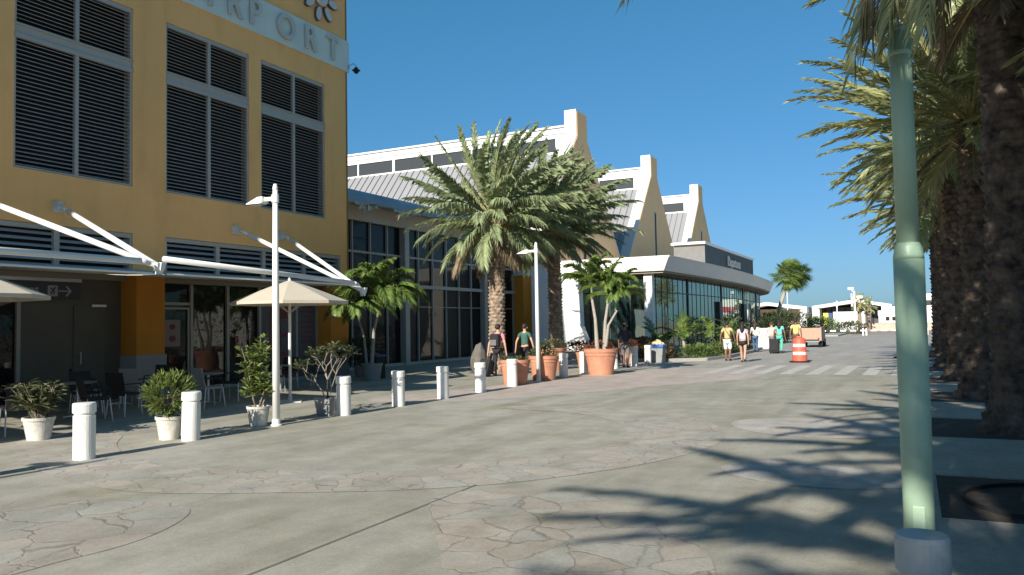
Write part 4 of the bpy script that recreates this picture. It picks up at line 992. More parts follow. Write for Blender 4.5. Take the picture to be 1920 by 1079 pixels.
mb = MB(); leaf_cloud(mb, (-14.1,36.3,.5), (1.7,1.1,.35), 1500, .14, .07, rng); mb.build('plants', M['leafred'], rb)
# bin with blue rim
t = thing('litter_bin', 'grey bin with blue rim and pale heaped top at the lounge corner', 'bin', (0,0,0))
mb = MB(); mb.prism([(-.24,0),(.24,0),(.29,.62),(-.29,.62)], -.26, .26, 'y'); mb.build('body', M['greybin'], t, bevel=.02)
mb = MB(); mb.box(-.32,.32,-.30,.30,.62,.76); mb.build('rim', M['bluelid'], t, bevel=.03)
mb = MB(); rng = random.Random(2)
for k in range(30):
    a_ = rng.uniform(0,2*PI); rr = rng.uniform(0,.22); mb.ball((rr*math.cos(a_), rr*math.sin(a_), .78+.13*(1-rr/.25)+rng.uniform(-.02,.02)), rng.uniform(.05,.09), 7, 5)
mb.build('heap', M['cream'], t); t.location = (-9.85,33.6,.004)
# palm with lit fan leaves by the corner + dark planters around
t = pot('potted_palm', M['greybin'], .26, .34, .55, 'potted bright green palm against the glass hall beside the building corner', 'potted palm', None)
rng = random.Random(31); mb = MB(); manila(mb, (0,0,.5), 2.25, rng, 1.65, 30, (.25,.12), .055, .55, 66); manila(mb, (-.2,0,.5), 1.9, rng, 1.35, 14, (-.35,.0), .04, .48, 60)
mb.build('palm', GT, t); t.location = (-15.95,21.5,.004)
t = thing('litter_bin', 'dark blue topped square bin standing in shade below the potted palm', 'bin', (0,0,0))
mb = MB(); mb.box(-.26,.26,-.26,.26,0,.72); mb.build('body', M['rubber'], t, bevel=.02); mb = MB(); mb.box(-.29,.29,-.29,.29,.72,.80); mb.build('rim', M['navy'], t, bevel=.02); t.location = (-16.35,22.2,.004)
t = thing('potted_shrub', 'dark bushy shrub in shade beside the blue topped bin', 'potted plant', (-17.4,22.9,0))
mb = MB(); mb.lathe([(.24,0),(.32,.42),(.27,.42),(.25,.38),(0,.38)], (-17.4,22.9,0), 24); mb.build('pot', M['greybin'], t)
mb = MB(); leaf_cloud(mb, (-17.4,22.9,.85), (.6,.6,.5), 700, .16, .05, random.Random(3)); mb.build('foliage', M['leafdark'], t)

# ------------------------------------------------------------------ cafe furniture
def chair(label, fabric, grp='dark wicker cafe chairs'):
    c = thing('cafe_chair', label, 'chair', (0,0,0), group=grp)
    mb = MB(); mb.box(-.22,.22,-.22,.22,.42,.47); mb.build('seat', fabric, c, bevel=.01)
    mb = MB(); mb.add([(-.22,.20,.50),(.22,.20,.50),(.22,.235,.50),(-.22,.235,.50),(-.21,.29,.90),(.21,.29,.90),(.21,.32,.90),(-.21,.32,.90)], [(0,3,2,1),(4,5,6,7),(0,1,5,4),(1,2,6,5),(2,3,7,6),(3,0,4,7)]); mb.build('backrest', fabric, c)
    for sx in (-1,1):
        for sy in (-1,1):
            mb = MB(); mb.tube([(sx*.21,sy*.20,.46),(sx*.235,sy*.25,0)], .013, 7); mb.build('leg', M['alu'], c)
        mb = MB(); mb.tube([(sx*.235,.26,.66),(sx*.24,-.18,.65),(sx*.235,-.22,.46)], .013, 7); mb.build('armrest', M['fabricdark'], c)
        mb = MB(); mb.tube([(sx*.215,.21,.46),(sx*.215,.30,.90)], .012, 6); mb.build('back_post', fabric, c)
    return c
def table(label):
    c = thing('cafe_table', label, 'table', (0,0,0), group='cafe tables')
    mb = MB(); mb.lathe([(0,.70),(.34,.70),(.35,.715),(.34,.73),(0,.73)], (0,0,0), 28); mb.build('table_top', M['greybin'], c)
    mb = MB(); mb.tube([(0,0,.02),(0,0,.70)], .03, 12); mb.build('post', M['alu'], c)
    for k in range(4):
        a_ = k*PI/2+.4; mb = MB(); mb.tube([(0,0,.06),(.27*math.cos(a_), .27*math.sin(a_), .02)], .018, 7); mb.build('foot', M['alu'], c)
    return c
tb = table('round cafe table in the shade near the pale grey chair'); tb.location = (-14.95,13.75,.004)
dup(tb, (-15.3,10.7,.004), .3, 'round cafe table in the shade near the grey door')
dup(tb, (-15.9,17.2,.004), .5, 'round cafe table in front of the red arch poster')
dup(tb, (-14.9,8.3,.004), .2, 'round cafe table under the left umbrella')
dup(tb, (-16.9,12.9,.004), .2, 'round cafe table close to the orange pillar')
cg = chair('pale grey mesh chair lit at the edge of the cafe shade', M['chairgrey'], 'pale mesh cafe chairs'); cg.location = (-14.25,13.15,.004); cg.rotation_euler = (0,0,R(165))
cd = chair('x', M['fabricdark']); CH = [(-14.75,11.35,190,'dark wicker chair in front of the orange pillar, metal legs visible'),(-14.35,10.4,160,'dark wicker chair right behind the nearest bollard'),(-15.9,11.3,80,'dark wicker chair on the door side of the near table'),
 (-15.0,14.6,20,'dark wicker chair facing the pale grey chair across the table'),(-13.9,8.6,250,'dark wicker chair at the leftmost table, camera side'),(-15.6,8.0,90,'dark wicker chair at the leftmost table, wall side'),(-14.6,7.2,200,'dark wicker chair at the left edge near the strap leaved plant'),
 (-17.2,12.2,150,'dark wicker chair beside the grey door'),(-16.6,13.7,20,'dark wicker chair beside the white plinth of the orange pillar'),(-15.6,16.6,200,'dark wicker chair in front of the red arch poster'),(-16.3,17.9,20,'dark wicker chair left of the corner pillar'),(-15.4,18.3,300,'dark wicker chair seen behind the third bollard')]
for i, (x, y, a_, lb) in enumerate(CH):
    if i == 0: cd.location = (x,y,.004); cd.rotation_euler = (0,0,R(a_)); cd['label'] = lb
    else: dup(cd, (x,y,.004), R(a_), lb)
dup(cg, (-16.0,12.6,.004), R(200), 'pale grey mesh chair deep in the shade by the pillar')

# ------------------------------------------------------------------ traffic barrel, cart, board
t = thing('traffic_barrel', 'orange and white striped traffic barrel on the road', 'barrel', (-4.16,34.24,.004))
mb = MB(); mb.lathe([(.40,0),(.40,.05),(.33,.06),(.30,.07)], (-4.16,34.24,.004), 32); mb.build('rubber_base', M['rubber'], t)
prof = [(.29,.06,0),(.285,.30,0),(.262,.31,1),(.262,.43,1),(.275,.44,0),(.262,.62,0),(.245,.63,1),(.245,.75,1),(.255,.76,0),(.238,.94,0),(.17,.99,0),(.10,1.01,0)]
mb = MB()
for i in range(len(prof)-1):
    mb.lathe([(prof[i][0],prof[i][1]),(prof[i+1][0],prof[i+1][1])], (-4.16,34.24,.004), 32, 1 if prof[i][2] and prof[i+1][2] else 0)
mb.build('drum', [M['orangeplastic'], M['retro']], t)
mb = MB(); mb.box(-4.24,-4.08,34.22,34.26,1.0,1.06); mb.build('handle', M['orangeplastic'], t)
t2 = dup(t, (-.42,38.2,.004), 0, 'orange barrel mostly hidden behind the green pole')
ct = thing('utility_cart', 'small utility cart with pinkish plywood bed seen from behind', 'cart', (-5.75,53,.004))
mb = MB(); mb.box(-6.42,-5.02,52.0,52.06,.42,1.2); mb.box(-6.42,-6.36,52.06,54.2,.50,1.25); mb.box(-5.08,-5.02,52.06,54.2,.50,1.25); mb.box(-6.36,-5.08,52.06,54.2,.50,.56); mb.build('plywood_bed', M['wood'], ct)
mb = MB(); mb.box(-6.3,-5.15,52.0,55.4,.34,.49); mb.box(-6.28,-5.14,54.4,55.6,.49,.95); mb.build('chassis', M['greybin'], ct)
for x in (-6.28,-5.16):
    for y in (52.6,55.0):
        q = MB(); q.lathe([(.0,-.09),(.24,-.09),(.25,-.05),(.25,.05),(.24,.09),(0,.09)], (0,0,0), 20); q.v = [(x+c_, y+a_, .25+b_) for a_, b_, c_ in q.v]; q.build('wheel', M['rubber'], ct)
mb = MB(); mb.box(-6.3,-6.2,51.96,52.0,.52,.6); mb.box(-5.24,-5.14,51.96,52.0,.52,.6); mb.build('tail_lamp', M['redband'], ct)
bd = thing('sandwich_board', 'white sandwich board standing by the lounge entrance', 'board', (-7.9,49.6,.004))
for s_ in (-1,1):
    mb = MB(); mb.add([(-8.35,49.6+s_*.25,.05),(-7.5,49.6+s_*.25,.05),(-7.5,49.6+s_*.03,1.25),(-8.35,49.6+s_*.03,1.25),(-8.35,49.57+s_*.25,.05),(-7.5,49.57+s_*.25,.05),(-7.5,49.57+s_*.03,1.25),(-8.35,49.57+s_*.03,1.25)], [(0,1,2,3),(7,6,5,4),(0,4,5,1),(1,5,6,2),(2,6,7,3),(3,7,4,0)])
    mb.build('panel', M['white'], bd)

# ------------------------------------------------------------------ people
def skin_mesh(name, nodes, edges, m, parent, sub=1, root=0):
    me = bpy.data.meshes.new(name); me.from_pydata([n_[0] for n_ in nodes], edges, []); me.update()
    o = bpy.data.objects.new(name, me); col.objects.link(o); o.parent = parent
    sk = o.modifiers.new('skin', 'SKIN'); sk.use_smooth_shade = True
    for i, n_ in enumerate(nodes):
        r = n_[1]; me.skin_vertices[0].data[i].radius = r if hasattr(r, '__len__') else (r, r); me.skin_vertices[0].data[i].use_root = (i == root)
    ss = o.modifiers.new('sub', 'SUBSURF'); ss.levels = sub; ss.render_levels = sub
    dg = bpy.context.evaluated_depsgraph_get(); dg.update()
    nm = bpy.data.meshes.new_from_object(o.evaluated_get(dg)); o.modifiers.clear(); o.data = nm
    nm.materials.clear(); nm.materials.append(m)
    for p in nm.polygons: p.use_smooth = True
    return o
def person(x, y, H, label, skin, top, bottom, hair, pose, shorts=False, female=False, longhair=False, sleeve=.45, dress=0):
    """faces +Y (seen from behind); pose: stride, arm angles"""
    s = H/1.75; t = thing('person', label, 'person', (x,y,.004))
    def S(p): return (p[0]*s, p[1]*s, p[2]*s)
    st = pose.get('stride', .16); sw = .185 if not female else .165; hip = .09
    lf, rf = (st, -st) if pose.get('lead','l') == 'l' else (-st, st)
    hands = {-1: pose.get('lh', (-.28, -lf*.7, .82)), 1: pose.get('rh', (.28, -rf*.7, .82))}
    N = [((0,0,.94),(.155 if not female else .165,.105)), ((0,0,1.10),(.125,.085)), ((0,.01,1.28),(.15,.10)), ((0,0,1.42),(.12,.085)), ((0,0,1.49),.055), ((0,.01,1.56),.055), ((0,.02,1.64),(.082,.095)), ((0,.015,1.70),(.070,.085))]
    E_ = [(0,1),(1,2),(2,3),(3,4),(4,5),(5,6),(6,7)]
    idx = {}
    for sd_, fy in ((-1,lf),(1,rf)):
        hp = (sd_*hip,0,.88); an = (sd_*.095, fy*1.0, .085+max(0,-fy)*.35); kn = (sd_*.10, (fy*.5)+.045, .49+max(0,-fy)*.1)
        b = len(N); N += [(hp,.095),((sd_*.10,(kn[1])*.5,.70),.082),(kn,.058),((sd_*.098,(kn[1]+an[1])/2-.02,(kn[2]+an[2])/2+.03),.055),(an,.037),((sd_*.10,an[1]+.06,an[2]-.05),.038),((sd_*.105,an[1]+.15,max(.03,an[2]-.065)),.028)]
        E_ += [(0,b),(b,b+1),(b+1,b+2),(b+2,b+3),(b+3,b+4),(b+4,b+5),(b+5,b+6)]; idx[('leg',sd_)] = b
        sh = (sd_*sw,0,1.40); hd = hands[sd_]; el = ((sh[0]+hd[0])/2+sd_*.035, (sh[1]+hd[1])/2-.04, (sh[2]+hd[2])/2)
        b = len(N); N += [(sh,.055),(((sh[0]+el[0])/2,(sh[1]+el[1])/2,(sh[2]+el[2])/2),.046),(el,.040),(hd,.026)]; E_ += [(3,b),(b,b+1),(b+1,b+2),(b+2,b+3)]; idx[('arm',sd_)] = b
        dv = Vector(hd)-Vector(el); dv.normalize(); fwv = Vector((0,1,0)); palm = Vector(hd)+dv*.06
        b2 = len(N); N.append((tuple(palm),(.036,.018))); E_.append((b+3,b2))
        for j, (off, ln) in enumerate(((.028,.065),(.010,.075),(-.010,.07),(-.027,.055))):
            k1 = len(N); q1 = palm+fwv*off+dv*.045; q2 = q1+dv*ln*.6+Vector((-sd_*.012,0,0)); N += [(tuple(q1),.0095),(tuple(q2),.0085)]; E_ += [(b2,k1),(k1,k1+1)]
        k1 = len(N); q1 = Vector(hd)+dv*.03+fwv*.035; N += [(tuple(q1),.011),(tuple(q1+dv*.04+fwv*.012),.009)]; E_ += [(b+3,k1),(k1,k1+1)]
    N = [(S(p), (r*s if not hasattr(r,'__len__') else (r[0]*s, r[1]*s))) for p, r in N]
    skin_mesh('body', N, E_, skin, t)
    def sub(keep, grow, name, m, extra=(), over={}, root=0):
        mp = {k: i for i, k in enumerate(keep)}
        nn = []
        for k in keep:
            p, r = N[k]; g_ = over.get(k, grow)*s
            nn.append((p, (r[0]+g_, r[1]+g_) if hasattr(r,'__len__') else r+g_))
        ee = [(mp[a], mp[b]) for a, b in E_ if a in mp and b in mp]
        return skin_mesh(name, nn, ee, m, t, 1, root)
    aL, aR, lL_, lR = idx[('arm',-1)], idx[('arm',1)], idx[('leg',-1)], idx[('leg',1)]
    sub([0,1,2,3,aL,aL+1,aR,aR+1] + ([aL+2,aR+2] if sleeve > .6 else []), .018, 'shirt', top, over={0:.026+dress*.5, 3:.006} if not female else {0:.03+dress, 1:.02, 3:.004})
    lk = [0,lL_,lL_+1,lR,lR+1] + ([] if shorts == 'short' else [lL_+2,lR+2]) + ([] if shorts else [lL_+3,lR+3,lL_+4,lR+4])
    sub(lk, .016 if not shorts else .024, 'trousers' if not shorts else 'shorts', bottom, over={0:.012} if shorts != 'short' else {0:.01})
    for k in (lL_, lR):
        p4, p5, p6 = Vector(N[k+4][0]), Vector(N[k+5][0]), Vector(N[k+6][0])
        mb = MB(); mb.tube([p4+Vector((0,-.03,-.045))*s, p5+Vector((0,0,-.01))*s, p6, p6+Vector((0,.03,0))*s], [.045*s,.046*s,.04*s,.02*s], 10)
        mb.v = [(a_, b_, max(.0, c_)) for a_, b_, c_ in mb.v]; q = mb.build('shoe', M['rubber'], None, True); q.parent = t
    mb = MB(); mb.ball((0,.005*s,1.685*s), (.096*s,.108*s,.100*s), 14, 10); mb.v = [(a_, b_ if c_ > 1.66*s else b_-.02*s, c_) for a_, b_, c_ in mb.v]
    if longhair: mb.tube([(0,-.05*s,1.68*s),(0,-.085*s,1.55*s),(0,-.10*s,1.38*s),(0,-.095*s,1.28*s)], [.09*s,.095*s,.085*s,.03*s], 12)
    q = mb.build('hair', hair, None, True); q.parent = t
    mb = MB()
    for sd_ in (-1,1): mb.ball((sd_*.094*s,.02*s,1.625*s), (.014*s,.02*s,.03*s), 7, 5)
    mb.tube([(0,.10*s,1.63*s),(0,.128*s,1.60*s),(0,.10*s,1.59*s)], [.01*s,.016*s,.01*s], 7)
    q = mb.build('ears_and_nose', skin, None, True); q.parent = t
    mb = MB()
    for sd_ in (-1,1): mb.ball((sd_*.034*s,.108*s,1.645*s), (.014*s,.008*s,.009*s), 7, 5)
    mb.box(-.026*s,.026*s,.100*s,.112*s,1.562*s,1.572*s); q = mb.build('eyes_and_mouth', hair, None); q.parent = t
    return t, s
SK1 = mat('light_skin', (.52,.30,.21,1), .6); SK2 = mat('brown_skin', (.22,.11,.065,1), .6)
HB = mat('dark_hair', (.018,.013,.011,1), .7, .1, 30); HBr = mat('brown_hair', (.05,.03,.02,1), .7)
cl = lambda n_, c, v=.08: mat(n_, c, .9, v, 9, .15, 60)
C = dict(pink=cl('pink_cloth', (.85,.22,.30,1)), black=cl('black_cloth', (.02,.02,.022,1)), dgreen=cl('dark_green_cloth', (.045,.12,.10,1)), grey=cl('grey_cloth', (.15,.145,.15,1)), navy=cl('dark_blue_cloth', (.03,.035,.05,1)),
  khaki=cl('khaki_cloth', (.52,.42,.20,1)), white=cl('white_cloth', (.78,.78,.78,1)), denim=cl('denim', (.06,.12,.21,1)), teal=cl('turquoise_cloth', (.16,.55,.48,1)), tealp=cl('sea_green_cloth', (.10,.50,.36,1)), yel=cl('yellow_cloth', (.80,.62,.20,1)), brown=cl('brown_cloth', (.12,.07,.04,1)),
  ppink=cl('pale_pink_cloth', (.68,.50,.46,1)))
flo = mat('floral_cloth', (.75,.72,.76,1), .9, 0, 14, c2=(.30,.18,.30,1)); C['floral'] = flo
t, s = person(-12.62,24.1,1.74,'person in a pink T-shirt and dark backpack pulling a suitcase by the date palm', SK1, C['pink'], C['black'], HB, dict(stride=.14, lead='r', rh=(.30,.02,.80), lh=(-.30,-.18,.80)))
mb = MB(); mb.box(-.17,.17,-.33,-.12,1.0,1.44); q = mb.build('backpack', C['black'], None, bevel=.06); q.parent = t
mb = MB(); mb.box(-.12,.12,-.38,-.331,1.04,1.24); mb.box(-.15,-.11,-.14,.12,1.20,1.47); mb.box(.11,.15,-.14,.12,1.20,1.47); q2 = mb.build('backpack_pocket', C['grey'], None, bevel=.02); q2.parent = t
sc_ = thing('rolling_suitcase', 'black soft suitcase tilted behind the person in pink', 'suitcase', (-12.95,23.62,0))
mb = MB(); mb.box(-.20,.20,-.13,.13,.05,.62); bo = mb.build('body', C['black'], None, bevel=.035); bo.parent = sc_
mb = MB(); mb.box(-.15,.15,-.165,-.131,.12,.42); bo2 = mb.build('pocket', C['black'], None, bevel=.015); bo2.parent = sc_
mb = MB(); mb.tube([(-.11,.11,.6),(-.11,.11,1.0),(.11,.11,1.0),(.11,.11,.6)], .010, 6); b3 = mb.build('pull_handle', M['greybin'], None); b3.parent = sc_
for sx in (-1,1):
    q = MB(); q.lathe([(0,-.02),(.04,-.02),(.04,.02),(0,.02)], (0,0,0), 12); q.v = [(sx*.17+c_, .12+a_, .04+b_) for a_, b_, c_ in q.v]; w_ = q.build('wheel', M['rubber'], None); w_.parent = sc_
sc_.rotation_euler = (R(-24),0,R(-8)); 
person(-12.46,25.86,1.74,'person in a dark green T-shirt and black trousers walking away behind the planters', SK1, C['dgreen'], C['black'], HB, dict(stride=.12, lh=(-.34,-.06,.84), rh=(.34,.05,.84)))
person(-9.95,29.55,1.72,'person in dark top and grey trousers standing right of the largest pot', SK2, C['navy'], C['grey'], HB, dict(stride=.05, lh=(-.27,.05,.86), rh=(.27,.05,.86)), sleeve=1)
t, s = person(-7.24,35.3,1.70,'person in khaki T-shirt and white shorts with a crossbody strap', SK2, C['khaki'], C['white'], HB, dict(stride=.05, lh=(-.32,.02,.84), rh=(.30,.10,.95)), shorts=True)
mb = MB(); mb.tube([(-.12,-.02,1.475),(-.05,-.145,1.36),(.07,-.150,1.15),(.19,-.09,.98)], .012, 6); mb.box(.17,.24,-.14,.08,.82,1.0); q = mb.build('shoulder_bag', C['black'], None); q.parent = t
person(-6.35,34.0,1.66,'person in a floral white top and black shorts walking left of the barrel', SK1, C['floral'], C['black'], HB, dict(stride=.20, lh=(-.24,.08,.86), rh=(.24,-.02,.88)), shorts='short', female=True, longhair=True, dress=.03)
person(-7.68,44.7,1.63,'person in a white T-shirt and blue jeans', SK1, C['white'], C['denim'], HBr, dict(stride=.10), female=True, longhair=True, dress=.01)
person(-6.68,43.8,1.62,'person in a pale pink shirt beside the black suitcase, half hidden', SK1, C['ppink'], C['grey'], HBr, dict(stride=.08), female=True)
person(-6.22,43.3,1.70,'person in a turquoise top and sea green trousers with long dark hair', SK2, C['teal'], C['tealp'], HB, dict(stride=.12), female=True, longhair=True, dress=.02)
person(-5.5,44.0,1.74,'person in a yellow polo shirt behind the striped barrel', SK2, C['yel'], C['brown'], HB, dict(stride=.05))
s2 = dup(sc_, (-6.45,42.9,0), R(0), 'tall black suitcase between the pale pink and turquoise walkers', 1.2); s2.rotation_euler = (R(-8),0,0)

# ------------------------------------------------------------------ planting before the lounge
kb = MB(); pts = [(-11.0,33.9),(-9.6,34.2),(-8.2,35.2),(-7.75,38),(-7.8,44),(-8.2,50),(-8.6,54.5)]
for i in range(len(pts)-1):
    (a0,a1),(c0,c1) = pts[i], pts[i+1]; d = Vector((c0-a0,c1-a1,0)).normalized(); n_ = Vector((-d.y,d.x,0))*.09
    kb.add([(a0-n_.x,a1-n_.y,0),(a0+n_.x,a1+n_.y,0),(c0+n_.x,c1+n_.y,0),(c0-n_.x,c1-n_.y,0),(a0-n_.x,a1-n_.y,.14),(a0+n_.x,a1+n_.y,.14),(c0+n_.x,c1+n_.y,.14),(c0-n_.x,c1-n_.y,.14)], [(4,5,6,7)[::-1],(0,1,5,4)[::-1],(2,3,7,6)[::-1],(1,2,6,5)[::-1],(3,0,4,7)[::-1]])
struct(kb.build('kerb', M['kerb']))
bedm = MB(); bedm.add([(-12.3,35.2,.10),(-9.6,34.3,.10),(-8.3,35.3,.10),(-7.85,38,.10),(-7.9,44,.10),(-8.3,50,.10),(-8.7,54.4,.10),(-12.2,54.4,.10)], [(0,1,2,3,4,5,6,7)]); struct(bedm.build('planting_bed', M['bed']))
rng = random.Random(19)
def small_palm(label, x, y, h, L, nf, grp='young palms in the lounge bed'):
    t = thing('young_palm', label, 'young palm', (x,y,.1), group=grp); mb = MB()
    mb.tube([(x,y,.1),(x+.03,y,.1+h*.5),(x,y,.1+h)], [.11,.085,.07], 10, False, 1)
    for i in range(nf):
        az = i*2.4+rng.uniform(-.3,.3); frond(mb, (x,y,.1+h), az, R(rng.uniform(25,80)), L*rng.uniform(.8,1.1), rng.uniform(1.0,1.7), .38, .05, 20, 50, 10, rng, (0,0,0), .15, .014, 0, 2, .4)
    mb.build('plant', [M['leaf'], M['trunkgrey'], M['shaft']], t); return t
small_palm('young palm with pale stem nearest the kerb left of the khaki walker', -9.5,36.6,.75,1.5,12)
small_palm('young palm in the lounge bed beside the lounge corner', -11.2,38.2,.5,1.6,12)
small_palm('young palm directly left of the khaki walker', -8.9,39.6,.9,1.4,10)
small_palm('young palm in the lounge bed behind the floral top walker', -8.9,43.5,.7,1.3,10)
small_palm('young palm in the lounge bed behind the white board', -9.6,47.5,.9,1.4,10)
def bush(name, label, c, r, n, L, W, m, cat='shrub', grp=None):
    mb = MB(); leaf_cloud(mb, c, r, n, L, W, rng)
    return tag(mb.build(name, m), label, cat, grp)
bush('shrub', 'orange and green leaved shrub at the near end of the lounge bed', (-10.6,35.7,.45), (.9,.7,.45), 1100, .16, .07, M['croton'])
bush('shrub', 'orange green shrub beside the blue rimmed bin in the lounge bed', (-11.4,36.8,.5), (.8,.8,.5), 900, .16, .07, M['croton'])
bush('shrub', 'bright green low shrub along the kerb left of the khaki walker', (-8.9,36.5,.35), (.8,1.1,.35), 1100, .13, .05, M['leaf'])
bush('shrub', 'bright green low shrub between the kerb and the young palms', (-8.6,38.6,.35), (.6,1.2,.35), 900, .13, .05, M['leafbright'])
bush('shrub', 'dark green shrub behind the floral top walker', (-8.8,42.0,.4), (.7,1.6,.45), 900, .15, .06, M['leaf'])
bush('shrub', 'dark shrub at the far end of the lounge bed behind the white board', (-9.4,47.5,.5), (1.0,3.0,.6), 1500, .18, .07, M['leafdark'])
bush('shrub', 'dark spiky shrub beyond the lounge entrance left of the yellow shirt walker', (-9.3,62,.9), (1.0,3.2,1.0), 1600, .4, .07, M['leafdark'])

# fan palm beyond the lounge
t = thing('fan_palm', 'round headed fan palm rising beyond the far end of the lounge', 'palm tree', (-10.9,85,0))
mb = MB(); mb.tube([(-12.3,85,0),(-12.1,85,3),(-11.0,85,6.2)], [.26,.2,.17], 12); mb.build('trunk', M['trunkgrey'], t, True)
mb = MB(); rng = random.Random(44)
for i in range(230):
    q = Vector((rng.gauss(0,1), rng.gauss(0,1), rng.gauss(.0,1.0))).normalized(); c = Vector((-10.9,85,6.25)); e = c+Vector((q.x*1.9,q.y*1.9,q.z*1.35))*rng.uniform(.6,1.0)
    mb.tube([c, e], [.02,.012], 4, False, 1)
    s_ = q.cross(Vector((0,0,1))); s_ = s_.normalized() if s_.length > .1 else Vector((1,0,0)); u_ = s_.cross(q)
    for j in range(17):
        a_ = -2.1+4.2*j/16; d = (q*math.cos(a_)+(s_*math.cos(.3)+u_*math.sin(.3))*math.sin(a_)).normalized(); ln = .72*(1-.25*abs(a_)/2.1)*rng.uniform(.85,1.1)
        w_ = q.cross(d); w_ = (d.cross(u_)).normalized()*.032 if w_.length < 2 else w_
        m_ = e+d*ln*.5; tip = e+d*ln+Vector((0,0,-.22*ln))
        mb.add([e, m_+w_, tip, m_-w_], [(0,1,2,3)], 0)
mb.build('crown', [M['leaf'], M['shaft']], t)

# ------------------------------------------------------------------ far side of the apron
def hangar(name, label, x0, x1, y, hw, hp, depth, mroof, mopen, px=None, open_=True):
    t = thing(name, label, 'hangar', ((x0+x1)/2,y,0)); xm = (x0+x1)/2 if px is None else px
    mb = MB(); th = .75
    mb.prism([(x0,hw-th),(xm,hp-th),(x1,hw-th),(x1,hw),(xm,hp),(x0,hw)], y, y+depth, 'y'); mb.build('roof', mroof, t)
    mb = MB(); mb.box(x0,x0+1.6,y+.2,y+depth,0,hw-th); mb.box(x1-1.6,x1,y+.2,y+depth,0,hw-th); mb.box(x0+1.6,x1-1.6,y+depth-1,y+depth,0,hw-th); mb.build('wall', M['whitewall'], t)
    mb = MB(); mb.box(x0+1.6,x1-1.6,y+6,y+6.4,0,hw-th+.4)
    if open_:
        mb.build('door_opening', M['slate'], t)
        mb = MB(); x = x0+2.2
        while x < x1-2: mb.box(x,x+.25,y+5.7,y+6,0,hw-th); x += 1.5
        mb.build('door_rib', M['dark'], t)
    else: mb.build('door_opening', M['block'], t)
    return t
hangar('hangar', 'large white hangar with low pitched roof and dark open front, right of the road end', -21.2,-4.2,200,4.75,6.1,40,M['whitewall'],None,-11.4)
hangar('hangar', 'pale hangar partly behind the fan palm, left of the large dark one', -38,-21.9,196,4.6,5.9,40,M['whitewall'],None,-31,False)
t = thing('service_building', 'low white flat roofed building right of the hangar', 'building', (-3,170,0))
mb = MB(); mb.box(-5.4,4,170,182,0,3.9); mb.box(-5.9,-2,166,170,2.2,3.1); mb.build('wall', M['whitewall'], t)
mb = MB(); mb.box(-2.6,4,169.9,170,3.95,4.9); mb.build('window_band', M['glass_win'], t)
mb = MB(); mb.box(-5.8,-2.1,166,170,0,2.2,); mb.build('office', [M['white']], t)
for x in (-4.6,-3.5):
    mb = MB(); mb.box(x,x+.65,165.9,165.96,1.2,1.9); mb.build('window', M['dark'], t)
t = thing('site_shed', 'white corrugated shed with grey end behind the hedge', 'shed', (-8.5,130,0))
mb = MB(); mb.box(-10.8,-6.4,130,134,0,2.75); mb.build('wall', M['shed'], t)
mb = MB(); mb.box(-6.39,-5.6,130.3,134,0,2.6); mb.build('end_wall', M['slatelight'], t)
mb = MB(); mb.box(-12.1,-11.4,129,129.5,.8,2.6); tag(mb.build('notice_panel', M['yellowpaint']), 'bright yellow panel left of the white shed', 'panel')
mb = MB(); mb.box(-11.38,-10.85,129,129.5,.8,2.6); tag(mb.build('notice_panel', M['navy']), 'dark blue panel between the yellow panel and the white shed', 'panel')
mb = MB(); mb.box(-6.0,6,118,118.3,0,.95); mb.box(-6.05,6,117.95,118.35,.95,1.05); tag(mb.build('block_wall', M['block']), 'low pinkish block wall in front of the white office', 'wall')
t = thing('floodlight_mast', 'white mast with two lamp panels in front of the hangar', 'mast', (-5.9,100,0))
mb = MB(); mb.tube([(-5.95,100,0),(-5.95,100,4.9)], [.13,.10], 10); mb.build('mast', M['white'], t)
for k, (dx, z) in enumerate(((-.35,5.15),(.55,4.15))):
    mb = MB(); mb.box(-5.95+dx-.32,-5.95+dx+.32,99.9,100.1,z-.12,z+.16); mb.build('lamp_panel', M['white'], t)
    mb = MB(); mb.tube([(-5.95,100,z-.5),(-5.95+dx,100,z-.1)], .05, 6); mb.build('arm', M['white'], t)
mb = MB(); mb.tube([(-6.25,100,3.1),(-6.25,100,4.6)], .10, 8); mb.build('antenna', M['white'], t)
t = thing('flag_pole', 'thin white pole between the fan palm and the pale hangar', 'pole', (-20.5,150,0))
mb = MB(); mb.tube([(-20.0,150,0),(-20.0,150,8.2)], [.09,.06], 8); mb.build('pole', M['white'], t)
t = thing('flag_pole', 'thin white pole standing in the dark hangar front', 'pole', (-10.0,140,0))
mb = MB(); mb.tube([(-11.0,140,0),(-11.0,140,4.5)], [.1,.08], 8); mb.box(-11.1,-10.9,139.9,140.1,3.6,4.6); mb.build('pole', M['white'], t)
rng = random.Random(50)
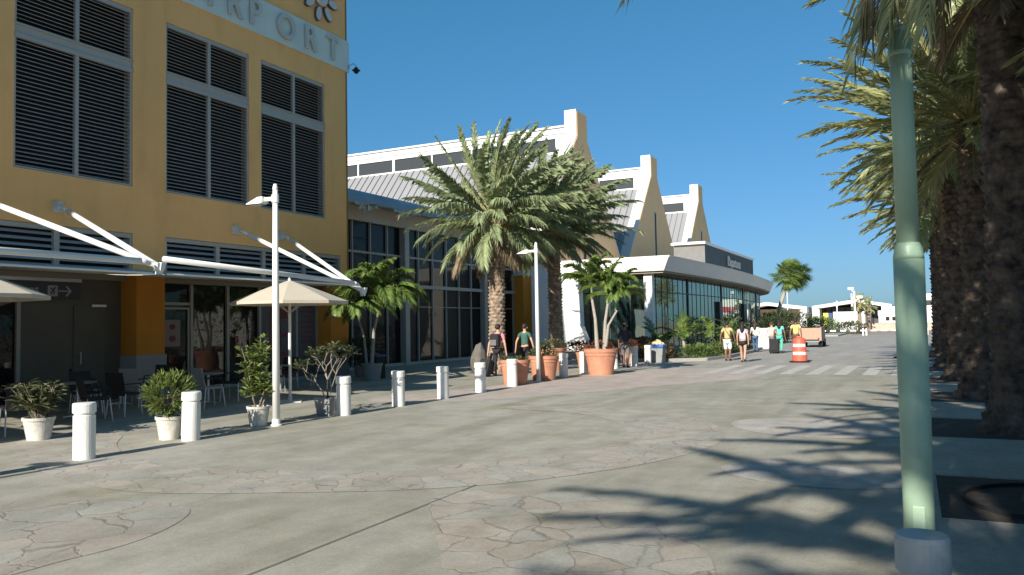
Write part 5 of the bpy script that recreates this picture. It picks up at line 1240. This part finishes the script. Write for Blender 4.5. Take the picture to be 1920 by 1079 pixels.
for k, (x, y, h, lb) in enumerate(((-6.15,112,3.6,'small date palm in front of the hangar beside the mast'),(-5.3,116,3.2,'second small date palm right of the mast'))):
    tp = thing('date_palm', lb, 'palm tree', (x,y,0), group='small palms before the hangar')
    mb = MB(); mb.tube([(x,y,0),(x,y,h)], [.28,.22], 10); mb.build('trunk', M['trunk'], tp)
    mb = date_crown(rng, h, 30, 1.35, (0,0,0), .4, .06, 16, -40); mb.v = [(a_+x,b_+y,c_) for a_,b_,c_ in mb.v]; mb.build('crown', FM2, tp)
bush('hedge', 'clipped green hedge in front of the white shed', (-9.4,97,.8), (2.0,1.6,1.2), 2600, .25, .10, M['leaf'], 'hedge')
bush('hedge', 'low scrubby hedge under the mast', (-6.4,98,.5), (1.8,1.2,.9), 1600, .25, .10, M['leafolive'], 'hedge')
bush('hedge', 'long grey green hedge behind the utility cart', (-14.0,100,1.2), (4.5,2.5,1.6), 3600, .3, .12, M['leafolive'], 'hedge')
bush('shrub', 'spiky dark shrub rising behind the utility cart', (-10.6,74,1.1), (1.3,1.6,1.3), 900, .55, .06, M['leafdark'])
mb = MB(); mb.box(-14,-6.6,84,96,0,.14); struct(mb.build('traffic_island', M['kerb']))
t = thing('low_rail_fence', 'low white dashed rail on short posts across the road end', 'fence', (-4,88,0))
for k in range(10):
    mb = MB(); mb.box(-8.6+k*.95,-8.05+k*.95,88,88.06,.42,.56); mb.build('rail', M['white'], t)
for x in (-8.75,-4.55,-4.25,-1.0,1.2):
    mb = MB(); mb.box(x-.07,x+.07,87.9,88.1,0,.7); mb.build('post', M['white'], t)

# ------------------------------------------------------------------ the far side of the road, seen mirrored in the glass
t = thing('road_side_terminal', 'long plain white building across the road, hidden by the palm row', 'building', (26,110,0))
mb = MB(); mb.box(22,30,60,110,0,4.6); mb.build('wall', M['whitewall'], t)

mb = MB()
for k in range(9): mb.box(21.93,22,62+k*5,65.4+k*5,.6,1.9)
mb.build('window', M['dark'], t)
for k, (x, y) in enumerate(((11,96),(15,118),(20,130),(12,84),(13,70))):
    dup(TR[k % 2], (x,y,0), k*1.3, ('first','second','third','fourth','fifth')[k]+' date palm across the road, hidden behind the palm row', .95)

t = thing('cargo_building', 'white box building with a dark red band, mirrored in the lounge glass', 'building', (8,188,0))
mb = MB(); mb.box(1,15,188,200,0,6.6); mb.build('wall', M['whitewall'], t)
mb = MB(); mb.box(1,15,187.9,188,3.6,4.9); mb.build('red_band', M['redband'], t)
